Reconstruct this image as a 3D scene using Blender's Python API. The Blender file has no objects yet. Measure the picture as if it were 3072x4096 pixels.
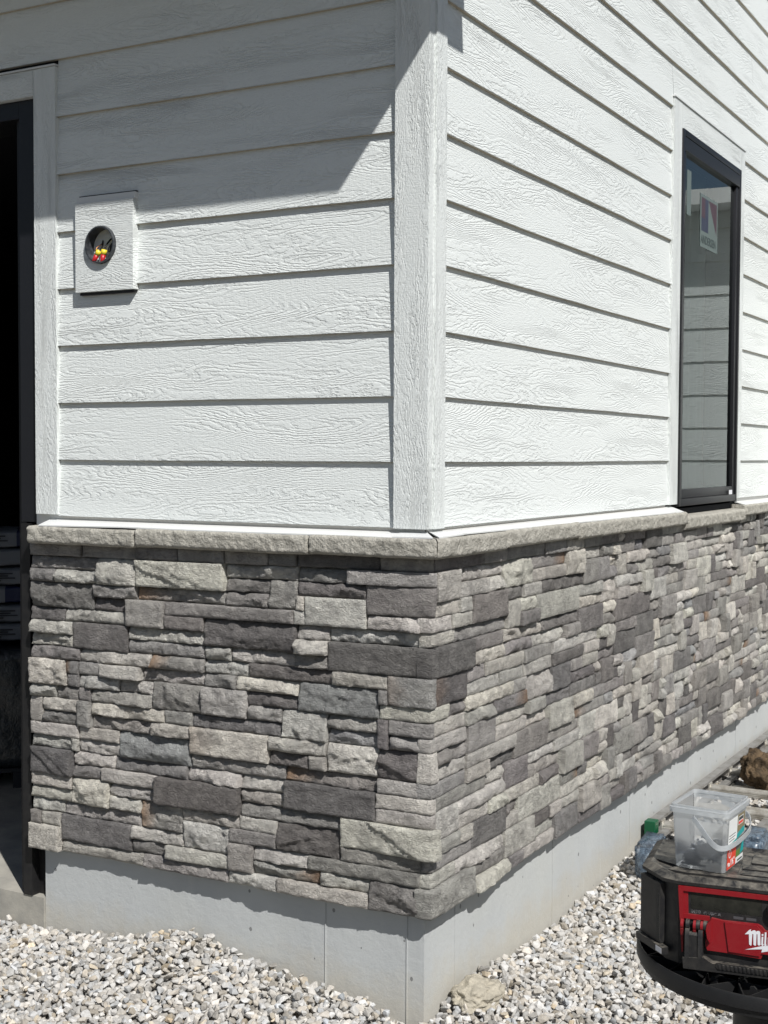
import bpy, bmesh, math, random
import numpy as np
from mathutils import Vector, Matrix
R = math.radians
sc = bpy.context.scene
random.seed(7)

# ------------------------------------------------------------------ camera
CY, CP, CR, CF = 0.5078, -0.0424, 0.0044, 5367.5
cam_d = bpy.data.cameras.new('camera'); cam = bpy.data.objects.new('camera', cam_d)
sc.collection.objects.link(cam); sc.camera = cam
_f = Vector((-math.sin(CY)*math.cos(CP), math.cos(CY)*math.cos(CP), math.sin(CP)))
_r0 = Vector((math.cos(CY), math.sin(CY), 0)); _u0 = _r0.cross(_f)
_r = _r0*math.cos(CR)+_u0*math.sin(CR); _u = -_r0*math.sin(CR)+_u0*math.cos(CR)
CAMP = Vector((1.6578, -3.2156, 0.0198))
M = Matrix(((_r.x, _u.x, -_f.x, CAMP.x), (_r.y, _u.y, -_f.y, CAMP.y), (_r.z, _u.z, -_f.z, CAMP.z), (0, 0, 0, 1)))
cam.matrix_world = M
cam_d.sensor_fit = 'VERTICAL'; cam_d.sensor_height = 24.0
cam_d.lens = 24.0*CF/4096; cam_d.clip_start = .05; cam_d.clip_end = 2000
sc.render.resolution_x = 768; sc.render.resolution_y = 1024

# ------------------------------------------------------------------ light
SUN = Vector((.74, -.545, 1.0)).normalized()
sun_d = bpy.data.lights.new('sun', 'SUN'); sun_d.energy = 4.6; sun_d.angle = R(.55); sun_d.color = (1, .98, .95)
sun = bpy.data.objects.new('sun', sun_d); sc.collection.objects.link(sun)
sun.rotation_euler = SUN.to_track_quat('Z', 'Y').to_euler(); sun.location = (3, -3, 5)
w = bpy.data.worlds.new('World'); sc.world = w; w.use_nodes = True
nt = w.node_tree; bg = nt.nodes['Background']
sky = nt.nodes.new('ShaderNodeTexSky'); sky.sky_type = 'NISHITA'; sky.sun_disc = False
sky.sun_elevation = math.asin(SUN.z); sky.sun_rotation = math.atan2(SUN.x, SUN.y)
sky.ozone_density = 1.0
nt.links.new(sky.outputs[0], bg.inputs[0]); bg.inputs[1].default_value = 0.05
sc.view_settings.view_transform = 'Standard'; sc.view_settings.look = 'None'
sc.view_settings.exposure = 0.15; sc.view_settings.gamma = 1.0; sc.view_settings.use_curve_mapping = False

# ------------------------------------------------------------------ helpers
W = {}
def link(o, parent=None, mw=None):
    sc.collection.objects.link(o)
    mw = mw if mw is not None else (W[parent] if parent is not None and o.type != 'EMPTY' else Matrix())
    W[o] = mw
    if parent is not None:
        o.parent = parent; o.matrix_basis = W[parent].inverted() @ mw
    else:
        o.matrix_basis = mw
    return o
def tag(o, label=None, cat=None, group=None, kind=None):
    if label: o['label'] = label
    if cat: o['category'] = cat
    if group: o['group'] = group
    if kind: o['kind'] = kind
    return o
def empty(name, loc, rz=0, parent=None, gs=1.0, **k):
    o = bpy.data.objects.new(name, None); o.empty_display_size = .05
    mw = Matrix.Translation(loc) @ Matrix.Rotation(rz, 4, 'Z') @ Matrix.Diagonal((gs, gs, gs, 1))
    link(o, parent, mw); tag(o, **k); return o
def mesh(name, V, F, mat, parent=None, local=False, smooth=False, mats=None, **k):
    """V given in world coordinates, or in the parent's coordinates when local."""
    me = bpy.data.meshes.new(name)
    me.from_pydata([tuple(map(float, v)) for v in V], [], [tuple(int(i) for i in f) for f in F]); 
    o = bpy.data.objects.new(name, me)
    for m in (mat if isinstance(mat, list) else [mat]): me.materials.append(m)
    if mats is not None: me.polygons.foreach_set('material_index', np.array(mats, dtype=np.int32))
    if smooth: me.polygons.foreach_set('use_smooth', np.ones(len(me.polygons), dtype=bool))
    me.update()
    link(o, parent, W[parent] if (local and parent is not None) else Matrix())
    tag(o, **k); return o
class G:
    def __init__(s): s.V = []; s.F = []; s.M = []; s.uv = []
    def add(s, V, F, m=0):
        b = len(s.V); s.V += [tuple(v) for v in V]; s.F += [tuple(i+b for i in f) for f in F]; s.M += [m]*len(F); return s
    def box(s, x0, x1, y0, y1, z0, z1, m=0, T=None, b=0.0):
        if b > 0:
            bm = bmesh.new(); bmesh.ops.create_cube(bm, size=1)
            for v in bm.verts: v.co = Vector((x0+(v.co.x+.5)*(x1-x0), y0+(v.co.y+.5)*(y1-y0), z0+(v.co.z+.5)*(z1-z0)))
            bmesh.ops.bevel(bm, geom=bm.edges[:], offset=b, segments=2, affect='EDGES', profile=.5)
            V = [v.co.copy() for v in bm.verts]; F = [[v.index for v in f.verts] for f in bm.faces]; bm.free()
        else:
            V = [Vector(p) for p in ((x0,y0,z0),(x1,y0,z0),(x1,y1,z0),(x0,y1,z0),(x0,y0,z1),(x1,y0,z1),(x1,y1,z1),(x0,y1,z1))]
            F = [(0,3,2,1),(4,5,6,7),(0,1,5,4),(1,2,6,5),(2,3,7,6),(3,0,4,7)]
        if T is not None: V = [T @ v for v in V]
        return s.add(V, F, m)
    def prism(s, pts, a0, a1, axis='y', m=0, T=None):
        """polygon pts (2-D) extruded along axis"""
        n = len(pts)
        def P(p, a): return {'x': (a, p[0], p[1]), 'y': (p[0], a, p[1]), 'z': (p[0], p[1], a)}[axis]
        V = [Vector(P(p, a0)) for p in pts]+[Vector(P(p, a1)) for p in pts]
        F = [tuple(range(n)), tuple(range(2*n-1, n-1, -1))]+[(i, i+n, (i+1) % n+n, (i+1) % n) for i in range(n)]
        if T is not None: V = [T @ v for v in V]
        return s.add(V, F, m)
    def tube(s, pts, r, n=8, m=0, cap=True):
        pts = [Vector(p) for p in pts]; V = []; F = []
        for i, p in enumerate(pts):
            d = (pts[min(i+1, len(pts)-1)]-pts[max(i-1, 0)]).normalized()
            a = d.orthogonal().normalized() if i == 0 else (a-d*a.dot(d)).normalized()
            c = d.cross(a); rr = r[i] if isinstance(r, (list, tuple)) else r
            V += [p+(a*math.cos(t)+c*math.sin(t))*rr for t in [2*math.pi*k/n for k in range(n)]]
        for i in range(len(pts)-1):
            for k in range(n): F.append((i*n+k, i*n+(k+1) % n, (i+1)*n+(k+1) % n, (i+1)*n+k))
        if cap: F += [tuple(range(n-1, -1, -1)), tuple(range((len(pts)-1)*n, len(pts)*n))]
        return s.add(V, F, m)
    def lathe(s, prof, c=(0, 0, 0), n=32, m=0, T=None):
        V = []; F = []
        for (r, z) in prof:
            V += [Vector((c[0]+r*math.cos(2*math.pi*k/n), c[1]+r*math.sin(2*math.pi*k/n), c[2]+z)) for k in range(n)]
        for i in range(len(prof)-1):
            for k in range(n): F.append((i*n+k, i*n+(k+1) % n, (i+1)*n+(k+1) % n, (i+1)*n+k))
        if T is not None: V = [T @ v for v in V]
        return s.add(V, F, m)
    def build(s, name, mat, parent=None, local=False, smooth=False, **k):
        o = mesh(name, s.V, s.F, mat, parent, local, smooth, mats=s.M, **k)
        bm = bmesh.new(); bm.from_mesh(o.data); bmesh.ops.recalc_face_normals(bm, faces=bm.faces); bm.to_mesh(o.data); bm.free()
        return o
def smoothpath(P_, k=3):
    P_ = [Vector(p) for p in P_]
    for _ in range(k):
        Q_ = [P_[0]]
        for a, b in zip(P_[:-1], P_[1:]): Q_ += [a*.75+b*.25, a*.25+b*.75]
        P_ = Q_+[P_[-1]]
    return P_
def autosmooth(o, ang=35):
    me = o.data; me.polygons.foreach_set('use_smooth', np.ones(len(me.polygons), dtype=bool))
    try: me.set_sharp_from_angle(angle=R(ang))
    except Exception: pass
def H(i, j, k, seed):
    n = (i*374761393+j*668265263+k*2147483647+seed*1274126177) & 0xffffffff
    n = ((n ^ (n >> 13))*1274126177) & 0xffffffff
    n = ((n ^ (n >> 16))*2246822519) & 0xffffffff
    return ((n ^ (n >> 15)) & 0xffff)/65535.0
def vnoise(x, y, z, seed=0):
    x = np.asarray(x, float); y = np.asarray(y, float)+0*x; z = np.asarray(z, float)+0*x
    xi = np.floor(x).astype(np.int64); yi = np.floor(y).astype(np.int64); zi = np.floor(z).astype(np.int64)
    fx = x-xi; fy = y-yi; fz = z-zi
    fx = fx*fx*(3-2*fx); fy = fy*fy*(3-2*fy); fz = fz*fz*(3-2*fz)
    o = 0
    for a in (0, 1):
        for b in (0, 1):
            for c in (0, 1):
                o = o+H(xi+a, yi+b, zi+c, seed)*(fx if a else 1-fx)*(fy if b else 1-fy)*(fz if c else 1-fz)
    return o*2-1
def fbm(x, y, z, seed=0, oct=4, g=.5):
    s = 0; a = 1; t = 0
    for i in range(oct):
        s = s+a*vnoise(x*2**i, y*2**i, z*2**i, seed+i*17); t += a; a *= g
    return s/t

# ------------------------------------------------------------------ materials
def mat(name, col=(.5, .5, .5), rough=.6, spec=.5, metal=0):
    m = bpy.data.materials.new(name); m.use_nodes = True
    b = m.node_tree.nodes['Principled BSDF']
    b.inputs['Base Color'].default_value = (*col, 1); b.inputs['Roughness'].default_value = rough
    b.inputs['Specular IOR Level'].default_value = spec; b.inputs['Metallic'].default_value = metal
    return m
class N:
    def __init__(s, m): s.t = m.node_tree; s.b = s.t.nodes['Principled BSDF']
    def n(s, typ, **k):
        nd = s.t.nodes.new(typ)
        for a, v in k.items():
            if a == 'i':
                for kk, vv in v.items():
                    if hasattr(vv, 'links') or isinstance(vv, bpy.types.NodeSocket): s.t.links.new(vv, nd.inputs[kk])
                    else: nd.inputs[kk].default_value = vv
            else: setattr(nd, a, v)
        return nd
    def l(s, a, b): s.t.links.new(a, b)
    def math(s, op, a, b=0.0, c=None):
        i = {0: a, 1: b}
        if c is not None: i[2] = c
        return s.n('ShaderNodeMath', operation=op, i=i).outputs[0]
    def noise(s, vec, scale, detail=3, rough=.5, dist=0):
        return s.n('ShaderNodeTexNoise', i={'Vector': vec, 'Scale': scale, 'Detail': detail, 'Roughness': rough, 'Distortion': dist})
    def mapv(s, vec, scale=(1, 1, 1), loc=(0, 0, 0)):
        return s.n('ShaderNodeMapping', i={'Vector': vec, 'Scale': scale, 'Location': loc}).outputs[0]
    def ramp(s, f, pts):
        r = s.n('ShaderNodeValToRGB', i={'Fac': f}); e = r.color_ramp.elements
        while len(e) < len(pts): e.new(.5)
        for q, (p, c) in zip(e, pts): q.position = p; q.color = (*c, 1) if len(c) == 3 else c
        return r.outputs[0]
    def mix(s, f, a, b, t='MIX'):
        nd = s.n('ShaderNodeMix', data_type='RGBA', blend_type=t)
        for k, v in ((0, f), (6, a), (7, b)):
            if isinstance(v, bpy.types.NodeSocket): s.l(v, nd.inputs[k])
            else: nd.inputs[k].default_value = v if k == 0 else ((*v, 1) if len(v) == 3 else v)
        return nd.outputs[2]
    def bump(s, h, dist, strength=1, normal=None):
        nd = s.n('ShaderNodeBump', i={'Height': h, 'Distance': dist, 'Strength': strength})
        if normal is not None: s.l(normal, nd.inputs['Normal'])
        s.l(nd.outputs[0], s.b.inputs['Normal']); return nd.outputs[0]
    def obj(s): return s.n('ShaderNodeTexCoord').outputs['Object']

def siding_mat(name, base, vertical=False, sheen=.45, amp=1.0, fine=1.0):
    m = mat(name, base, sheen, .35); n = N(m)
    uv = n.mapv(n.n('ShaderNodeUVMap', uv_map='grain').outputs[0], (fine, fine, 1))
    sx = n.n('ShaderNodeSeparateXYZ', i={0: uv}); 
    a = n.mapv(uv, (1.15, 8.0, 1)); n1 = n.noise(a, 1.0, 2.0, .45).outputs[0]
    jag = n.noise(n.mapv(uv, (48, 130, 1)), 1.0, 3, .65).outputs[0]
    jag2 = n.noise(n.mapv(uv, (9, 30, 1)), 1.0, 2, .5).outputs[0]
    rings = n.math('MULTIPLY', n1, 36.0)
    rings = n.math('MULTIPLY_ADD', jag, 1.75, rings)
    rings = n.math('MULTIPLY_ADD', jag2, 2.2, rings)
    rings = n.math('MULTIPLY_ADD', sx.outputs[1], 55.0, rings)
    saw = n.math('FRACT', rings)
    st = n.n('ShaderNodeMapRange', interpolation_type='SMOOTHSTEP', i={0: saw, 1: 0.0, 2: .28, 3: 0.0, 4: 1.0}).outputs[0]
    dn = n.n('ShaderNodeMapRange', interpolation_type='SMOOTHSTEP', i={0: saw, 1: .55, 2: 1.0, 3: 1.0, 4: 0.0}).outputs[0]
    ridge = n.math('MULTIPLY', st, dn)
    mask = n.n('ShaderNodeMapRange', i={0: n.noise(n.mapv(uv, (2.0, 11, 1), (7, 3, 0)), 1.0, 2, .5).outputs[0], 1: .36, 2: .58, 3: .15, 4: 1.35}).outputs[0]
    ridge = n.math('MULTIPLY', ridge, mask)
    fib = n.noise(n.mapv(uv, (75, 300, 1)), 1.0, 3, .65).outputs[0]
    sawm = n.noise(n.mapv(uv, (230, 22, 1)), 1.0, 1, .5).outputs[0]
    inv = n.math('MAXIMUM', n.math('SUBTRACT', 1.2, mask), .1)
    h = n.math('MULTIPLY_ADD', n.math('MULTIPLY', fib, n.math('MULTIPLY_ADD', inv, .8, .35)), 1.35, ridge)
    h = n.math('MULTIPLY_ADD', n.math('MULTIPLY', sawm, inv), .45, h)
    n.bump(h, .0019*amp, 1.0)
    v = n.noise(n.mapv(uv, (3, 5, 1)), 1.0, 3).outputs[0]
    dirt = n.noise(n.obj(), 2.3, 4, .6).outputs[0]
    col = n.mix(n.math('MULTIPLY', v, .06), base, tuple(c*.86 for c in base))
    col = n.mix(n.n('ShaderNodeMapRange', i={0: dirt, 1: .6, 2: .9, 3: 0, 4: .08}).outputs[0], col, (.52, .49, .43))
    n.l(col, n.b.inputs['Base Color']); return m
MW = siding_mat('white_siding', (.75, .78, .763), amp=.66)
MTR = siding_mat('white_trim', (.75, .78, .763), amp=.68, fine=1.45)
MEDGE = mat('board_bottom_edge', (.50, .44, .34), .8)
MFL = mat('white_flashing', (.70, .71, .70), .35)
n = N(MFL); nz = n.noise(n.obj(), 60, 4, .7).outputs[0]
n.l(n.mix(n.n('ShaderNodeMapRange', i={0: nz, 1: .6, 2: .8, 3: 0, 4: .35}).outputs[0], (.70, .71, .70), (.5, .46, .38)), n.b.inputs['Base Color'])

def stone_mat():
    m = mat('ledge_stone', (.3, .3, .3), .85, .25); n = N(m)
    att = n.n('ShaderNodeVertexColor', layer_name='tone').outputs[0]
    o = n.obj()
    a = n.noise(o, 17, 5, .62, .6).outputs[0]; b = n.noise(n.mapv(o, (1, 1, 1.6), (3, 1, 5)), 55, 4, .6).outputs[0]
    c = n.mix(n.n('ShaderNodeMapRange', i={0: a, 1: .36, 2: .66, 3: 0, 4: .85}).outputs[0], n.mix(1.0, att, (.74, .73, .725), 'MULTIPLY'), n.mix(1.0, att, (1.22, 1.21, 1.18), 'MULTIPLY'))
    c = n.mix(n.n('ShaderNodeMapRange', i={0: b, 1: .50, 2: .70, 3: 0, 4: .6}).outputs[0], c, n.mix(1.0, att, (.62, .6, .6), 'MULTIPLY'))
    vein = n.noise(n.mapv(o, (1, 1, 1.5), (8, 8, 8)), 20, 6, .62, 1.6).outputs[0]
    crack = n.n('ShaderNodeMapRange', i={0: n.math('ABSOLUTE', n.math('SUBTRACT', vein, .5)), 1: 0.0, 2: .022, 3: 1.0, 4: 0.0}).outputs[0]
    cm = n.math('MULTIPLY', crack, n.n('ShaderNodeMapRange', i={0: n.noise(o, 13, 2, .5).outputs[0], 1: .46, 2: .6}).outputs[0])
    c = n.mix(n.math('MULTIPLY', cm, .55), c, n.mix(1.0, att, (.45, .44, .44), 'MULTIPLY'))
    n.l(c, n.b.inputs['Base Color'])
    h = n.math('MULTIPLY_ADD', n.noise(n.mapv(o, (1, 1, 1.3)), 62, 7, .72, 1.1).outputs[0], 1.0, n.math('MULTIPLY', n.noise(n.mapv(o, (1.2, 1.2, 2.2), (9, 2, 2)), 120, 4, .6).outputs[0], .45))
    h = n.math('MULTIPLY_ADD', n.noise(n.mapv(o, (1, 1, 1.7), (2, 5, 1)), 260, 3, .6).outputs[0], .22, h)
    h = n.math('MULTIPLY_ADD', cm, -.16, h)
    n.bump(h, .016, 1.0); return m
MST = stone_mat()
def simple_rough(name, c1, c2, scale, rough=.8, bd=.002, bs=60, sp=.3):
    m = mat(name, c1, rough, sp); n = N(m); o = n.obj()
    n.l(n.mix(n.n('ShaderNodeMapRange', i={0: n.noise(o, scale, 5, .6).outputs[0], 1: .35, 2: .68}).outputs[0], c1, c2), n.b.inputs['Base Color'])
    if bd: n.bump(n.noise(o, bs, 5, .65).outputs[0], bd, 1)
    return m
MCAP = simple_rough('cap_stone_cast', (.47, .45, .395), (.32, .305, .265), 30, .9, .012, 75)
MMORT = mat('wall_backing', (.03, .03, .03), 1)
# painted concrete foundation with bug holes
MF = mat('painted_concrete', (.50, .53, .53), .75, .3); n = N(MF); o = n.obj()
vo = n.n('ShaderNodeTexVoronoi', i={'Vector': n.mapv(o, (1, 1, .8)), 'Scale': 21.0, 'Randomness': 1.0})
rad = n.n('ShaderNodeMapRange', i={0: n.n('ShaderNodeSeparateColor', i={0: vo.outputs[1]}).outputs[0], 1: .35, 2: 1.0, 3: 0.0, 4: .12}).outputs[0]
hole = n.math('LESS_THAN', vo.outputs[0], rad)
big = n.noise(n.mapv(o, (1, 1, .45)), 3.2, 4, .55).outputs[0]
c = n.mix(n.n('ShaderNodeMapRange', i={0: big, 1: .3, 2: .7}).outputs[0], (.43, .445, .445), (.49, .505, .50))
c = n.mix(n.n('ShaderNodeMapRange', i={0: n.noise(o, 1.9, 3, .5).outputs[0], 1: .52, 2: .8, 3: 0, 4: .5}).outputs[0], c, (.52, .52, .47))
spz = n.n('ShaderNodeSeparateXYZ', i={0: o}).outputs[2]
spl = n.n('ShaderNodeMapRange', i={0: n.math('MULTIPLY_ADD', n.noise(o, 9, 5, .7).outputs[0], -.22, spz), 1: -1.60, 2: -1.50, 3: .55, 4: 0}).outputs[0]
c = n.mix(spl, c, (.46, .42, .34))
st = n.n('ShaderNodeMapRange', i={0: n.noise(n.mapv(o, (26, 26, 2.2)), 1.0, 4, .6).outputs[0], 1: .60, 2: .74, 3: 0, 4: .4}).outputs[0]
c = n.mix(st, c, (.54, .55, .53))
sm = n.n('ShaderNodeMapRange', i={0: n.noise(n.mapv(o, (7, 7, 5), (3, 3, 8)), 1.0, 6, .7).outputs[0], 1: .62, 2: .72, 3: 0, 4: .35}).outputs[0]
c = n.mix(sm, c, (.34, .345, .335))
v2 = n.n('ShaderNodeTexVoronoi', i={'Vector': n.mapv(o, (1, 1, .7), (5, 5, 5)), 'Scale': 9.0})
h2 = n.math('LESS_THAN', v2.outputs[0], n.n('ShaderNodeMapRange', i={0: n.n('ShaderNodeSeparateColor', i={0: v2.outputs[1]}).outputs[0], 1: .25, 2: 1.0, 3: 0.0, 4: .075}).outputs[0])
hole = n.math('MAXIMUM', hole, h2)
c = n.mix(n.math('MULTIPLY', hole, .75), c, (.14, .14, .14))
n.l(c, n.b.inputs['Base Color'])
h = n.math('SUBTRACT', n.math('MULTIPLY', n.noise(o, 34, 6, .7).outputs[0], .9), hole)
n.bump(h, .0026, .9)
MCON = simple_rough('bare_concrete', (.42, .40, .35), (.30, .285, .25), 14, .9, .003, 50)
MBLK = mat('black_frame', (.012, .0125, .015), .42, .4)
MBLKM = simple_rough('black_metal_post', (.012, .012, .013), (.022, .021, .020), 20, .5, .0004, 50)
MDARK = mat('dark_interior', (.035, .037, .042), .9, .1)  # near-black base colour carries the darkness of the unlit room
def plastic_dusty(name, c, dust, amt=.5, rough=.5):
    m = mat(name, c, rough, .4); n = N(m); o = n.obj()
    geo = n.n('ShaderNodeNewGeometry').outputs['Normal']; up = n.n('ShaderNodeSeparateXYZ', i={0: geo}).outputs[2]
    f = n.n('ShaderNodeMapRange', i={0: n.noise(o, 38, 6, .7, .5).outputs[0], 1: .38, 2: .72}).outputs[0]
    f = n.math('MULTIPLY', f, n.n('ShaderNodeMapRange', i={0: up, 1: .2, 2: .95, 3: .12, 4: 1.0}).outputs[0])
    n.l(n.mix(n.math('MULTIPLY', f, amt), c, dust), n.b.inputs['Base Color'])
    n.bump(n.noise(o, 300, 2, .5).outputs[0], .0003, .6); return m
MBP = plastic_dusty('black_plastic', (.013, .013, .014), (.22, .2, .165), .95, .48)
MBS = plastic_dusty('black_stool_plastic', (.012, .012, .0125), (.10, .095, .085), .35, .5)
MRP = plastic_dusty('red_plastic', (.235, .009, .014), (.36, .20, .17), .3, .36)
MSCR = simple_rough('dark_screen', (.012, .013, .011), (.03, .03, .024), 35, .22, .0004, 30, .5)
MGP = mat('grey_print', (.75, .75, .77), .5)
MWP = mat('white_print', (.74, .75, .78), .5)
MALU = simple_rough('weathered_aluminium', (.62, .60, .55), (.32, .29, .24), 22, .34, .0006, 80, .5)
MALU.node_tree.nodes['Principled BSDF'].inputs['Metallic'].default_value = .55
MALD = simple_rough('shaded_aluminium', (.24, .235, .225), (.15, .14, .125), 18, .5, .0006, 80, .5)  # darker copy for the rails: shade and dark reflection put into the colour
MGRN = mat('green_plastic', (.0, .075, .028), .45)
MBLU = mat('hazy_blue_plastic', (.17, .26, .36), .3, .5); n = N(MBLU); o = n.obj()
n.l(n.mix(n.n('ShaderNodeMapRange', i={0: n.noise(o, 60, 5, .7).outputs[0], 1: .4, 2: .7}).outputs[0], (.05, .07, .10), (.22, .30, .38)), n.b.inputs['Base Color']); n.b.inputs['Alpha'].default_value = .62

# ------------------------------------------------------------------ ground
def interp(x, P):
    return np.interp(x, [p[0] for p in P], [p[1] for p in P])
LW = [(-3, -1.52), (-1.37, -1.512), (-1.25, -1.508), (-.98, -1.47), (-.84, -1.428), (-.77, -1.418), (-.7, -1.42), (-.66, -1.442), (-.577, -1.456), (-.27, -1.496), (-.15, -1.505), (-.05, -1.545), (0, -1.55)]
RW = [(-.3, -1.54), (0, -1.535), (.1, -1.52), (.3, -1.50), (.55, -1.525), (.93, -1.552), (1.19, -1.534), (1.41, -1.528), (1.64, -1.515), (2.25, -1.49), (4, -1.49)]
def ground(x, y):
    x = np.asarray(x, float); y = np.asarray(y, float)
    b = -1.535+.014*fbm(x*2.2, y*2.2, 0, 3, 3)
    dl = np.clip(-y, 0, 9); wl = np.exp(-(dl/.33)**2)*(x < .25)
    wl = wl*np.clip((.3-x)/.3, 0, 1)
    g = b*(1-wl)+wl*interp(x, LW)
    dr = np.clip(x, 0, 9); wr = np.exp(-(dr/.3)**2)*(y > -.3)*np.clip((y+.3)/.3, 0, 1)*(x > -.001)
    return g*(1-wr)+wr*interp(y, RW)
MGB = mat('gravel_bed', (.33, .32, .30), .95, .2); n = N(MGB); o = n.obj()
v1 = n.n('ShaderNodeTexVoronoi', i={'Vector': o, 'Scale': 42.0})
sv = n.n('ShaderNodeSeparateColor', i={0: v1.outputs[1]}).outputs[0]
c = n.ramp(sv, [(0, (.16, .155, .15)), (.4, (.34, .33, .31)), (.8, (.48, .47, .44)), (1, (.36, .31, .24))])
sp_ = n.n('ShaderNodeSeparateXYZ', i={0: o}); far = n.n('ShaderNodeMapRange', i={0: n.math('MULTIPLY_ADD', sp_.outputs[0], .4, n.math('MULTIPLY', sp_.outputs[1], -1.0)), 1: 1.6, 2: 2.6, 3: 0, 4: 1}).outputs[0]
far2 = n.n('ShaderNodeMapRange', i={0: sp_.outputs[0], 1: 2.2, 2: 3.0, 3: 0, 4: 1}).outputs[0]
c = n.mix(n.math('MAXIMUM', far, far2), c, n.mix(n.noise(o, 5, 4, .6).outputs[0], (.05, .042, .034), (.10, .085, .065)))  # unseen outer ground made dark earth to cut bounce light on the walls
n.l(c, n.b.inputs['Base Color']); n.bump(n.math('SUBTRACT', 1.0, v1.outputs[0]), .02, 1)
g = G(); xs = np.concatenate([np.linspace(-80, -4, 14), np.linspace(-3.6, 4.4, 161), np.linspace(5, 90, 14)]); ys = np.concatenate([np.linspace(-80, -4, 14), np.linspace(-3.6, 6.4, 201), np.linspace(7, 120, 14)])
XX, YY = np.meshgrid(xs, ys); ZZ = ground(XX, YY)-.022
V = np.stack([XX, YY, ZZ], -1).reshape(-1, 3); nx = len(xs)
F = [(j*nx+i, j*nx+i+1, (j+1)*nx+i+1, (j+1)*nx+i) for j in range(len(ys)-1) for i in range(nx-1)]
mesh('ground', V, F, MGB, smooth=True, kind='structure')

# crushed stone: one mesh of thousands of angular stones
MGR = mat('crushed_limestone', (.4, .4, .4), .85, .3); n = N(MGR); o = n.obj()
att = n.n('ShaderNodeVertexColor', layer_name='tone').outputs[0]
c = n.mix(n.n('ShaderNodeMapRange', i={0: n.noise(o, 90, 4, .6).outputs[0], 1: .4, 2: .65, 3: 0, 4: .8}).outputs[0], att, n.mix(1.0, att, (.72, .71, .70), 'MULTIPLY'))
c = n.mix(n.n('ShaderNodeMapRange', i={0: n.noise(n.mapv(o, (1, 1, 1), (4, 4, 4)), 160, 3, .6).outputs[0], 1: .58, 2: .72, 3: 0, 4: .5}).outputs[0], c, (.62, .61, .58))
n.l(c, n.b.inputs['Base Color']); n.bump(n.noise(o, 220, 4, .6).outputs[0], .002, .8)
def rock_variants(k, rng):
    out = []
    for _ in range(k):
        bm = bmesh.new(); pts = []
        sxyz = rng.uniform(.62, 1.0, 3); sxyz[rng.integers(3)] = 1.0; sxyz[rng.integers(3)] *= .72
        for i in range(15):
            d = rng.normal(size=3); d /= np.linalg.norm(d); d = np.sign(d)*np.abs(d)**.8; d *= rng.uniform(.4, .52)
            pts.append(bm.verts.new(Vector((d*sxyz).tolist())))
        r = bmesh.ops.convex_hull(bm, input=pts)
        bmesh.ops.delete(bm, geom=[v for v in bm.verts if not v.link_faces], context='VERTS')
        bmesh.ops.bevel(bm, geom=bm.edges[:], offset=.035, segments=1, affect='EDGES', clamp_overlap=True)
        bmesh.ops.triangulate(bm, faces=bm.faces)
        bm.verts.ensure_lookup_table(); bm.verts.index_update()
        out.append((np.array([v.co[:] for v in bm.verts]), np.array([[v.index for v in f.verts] for f in bm.faces]))); bm.free()
    return out
rng = np.random.default_rng(5)
RV = rock_variants(26, rng)
def scatter(regions, rng):
    P = []
    for (x0, x1, y0, y1, sp, smin, smax, dz) in regions:
        nx_, ny_ = int((x1-x0)/sp), int((y1-y0)/sp)
        gx, gy = np.meshgrid(np.arange(nx_), np.arange(ny_)); gx = gx.ravel(); gy = gy.ravel()
        x = x0+(gx+.5+rng.uniform(-.5, .5, gx.size))*sp; y = y0+(gy+.5+rng.uniform(-.5, .5, gx.size))*sp
        s = smin+(smax-smin)*rng.beta(1.6, 2.6, gx.size)
        ok = ~((x < -s*.42) & (y > -s*.42)) & ~((x < s*.42) & (y > 0)) & ~((x < -1.37) & (y > -.02))
        z = ground(x, y)-.006+rng.uniform(-.008, .009, x.size)+dz
        P.append(np.stack([x, y, z, s], -1)[ok])
    return np.concatenate(P)
P = scatter([(-2.3, .02, -.85, 0, .0185, .022, .048, 0), (0, 1.35, -.85, 3.3, .0185, .021, .046, 0), (-2.3, .02, -.85, 0, .027, .022, .044, .009), (0, 1.0, -.6, 3.3, .027, .022, .044, .009), (0, 1.3, 3.3, 6, .03, .025, .04, 0), (-2.3, 2.6, -2.4, -.85, .026, .024, .042, 0), (1.35, 3, -.85, 4.5, .026, .024, .042, 0)], rng)
vid = rng.integers(0, len(RV), len(P)); VV = []; FF = []; CC = []; base = 0
u1, u2, u3 = rng.random((3, len(P))); q = np.stack([np.sqrt(1-u1)*np.sin(2*np.pi*u2), np.sqrt(1-u1)*np.cos(2*np.pi*u2), np.sqrt(u1)*np.sin(2*np.pi*u3), np.sqrt(u1)*np.cos(2*np.pi*u3)], -1)
t = rng.random(len(P)); tone = np.interp(t, [0, .12, .35, .7, .93, 1], [.24, .35, .44, .52, .61, .69])
warm = rng.normal(0, .014, len(P))+.018; tan_ = (rng.random(len(P)) < .035)
col = np.stack([tone+warm, tone, tone-warm*1.3-.008], -1); col[tan_] *= np.array([1.04, .93, .76])
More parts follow.
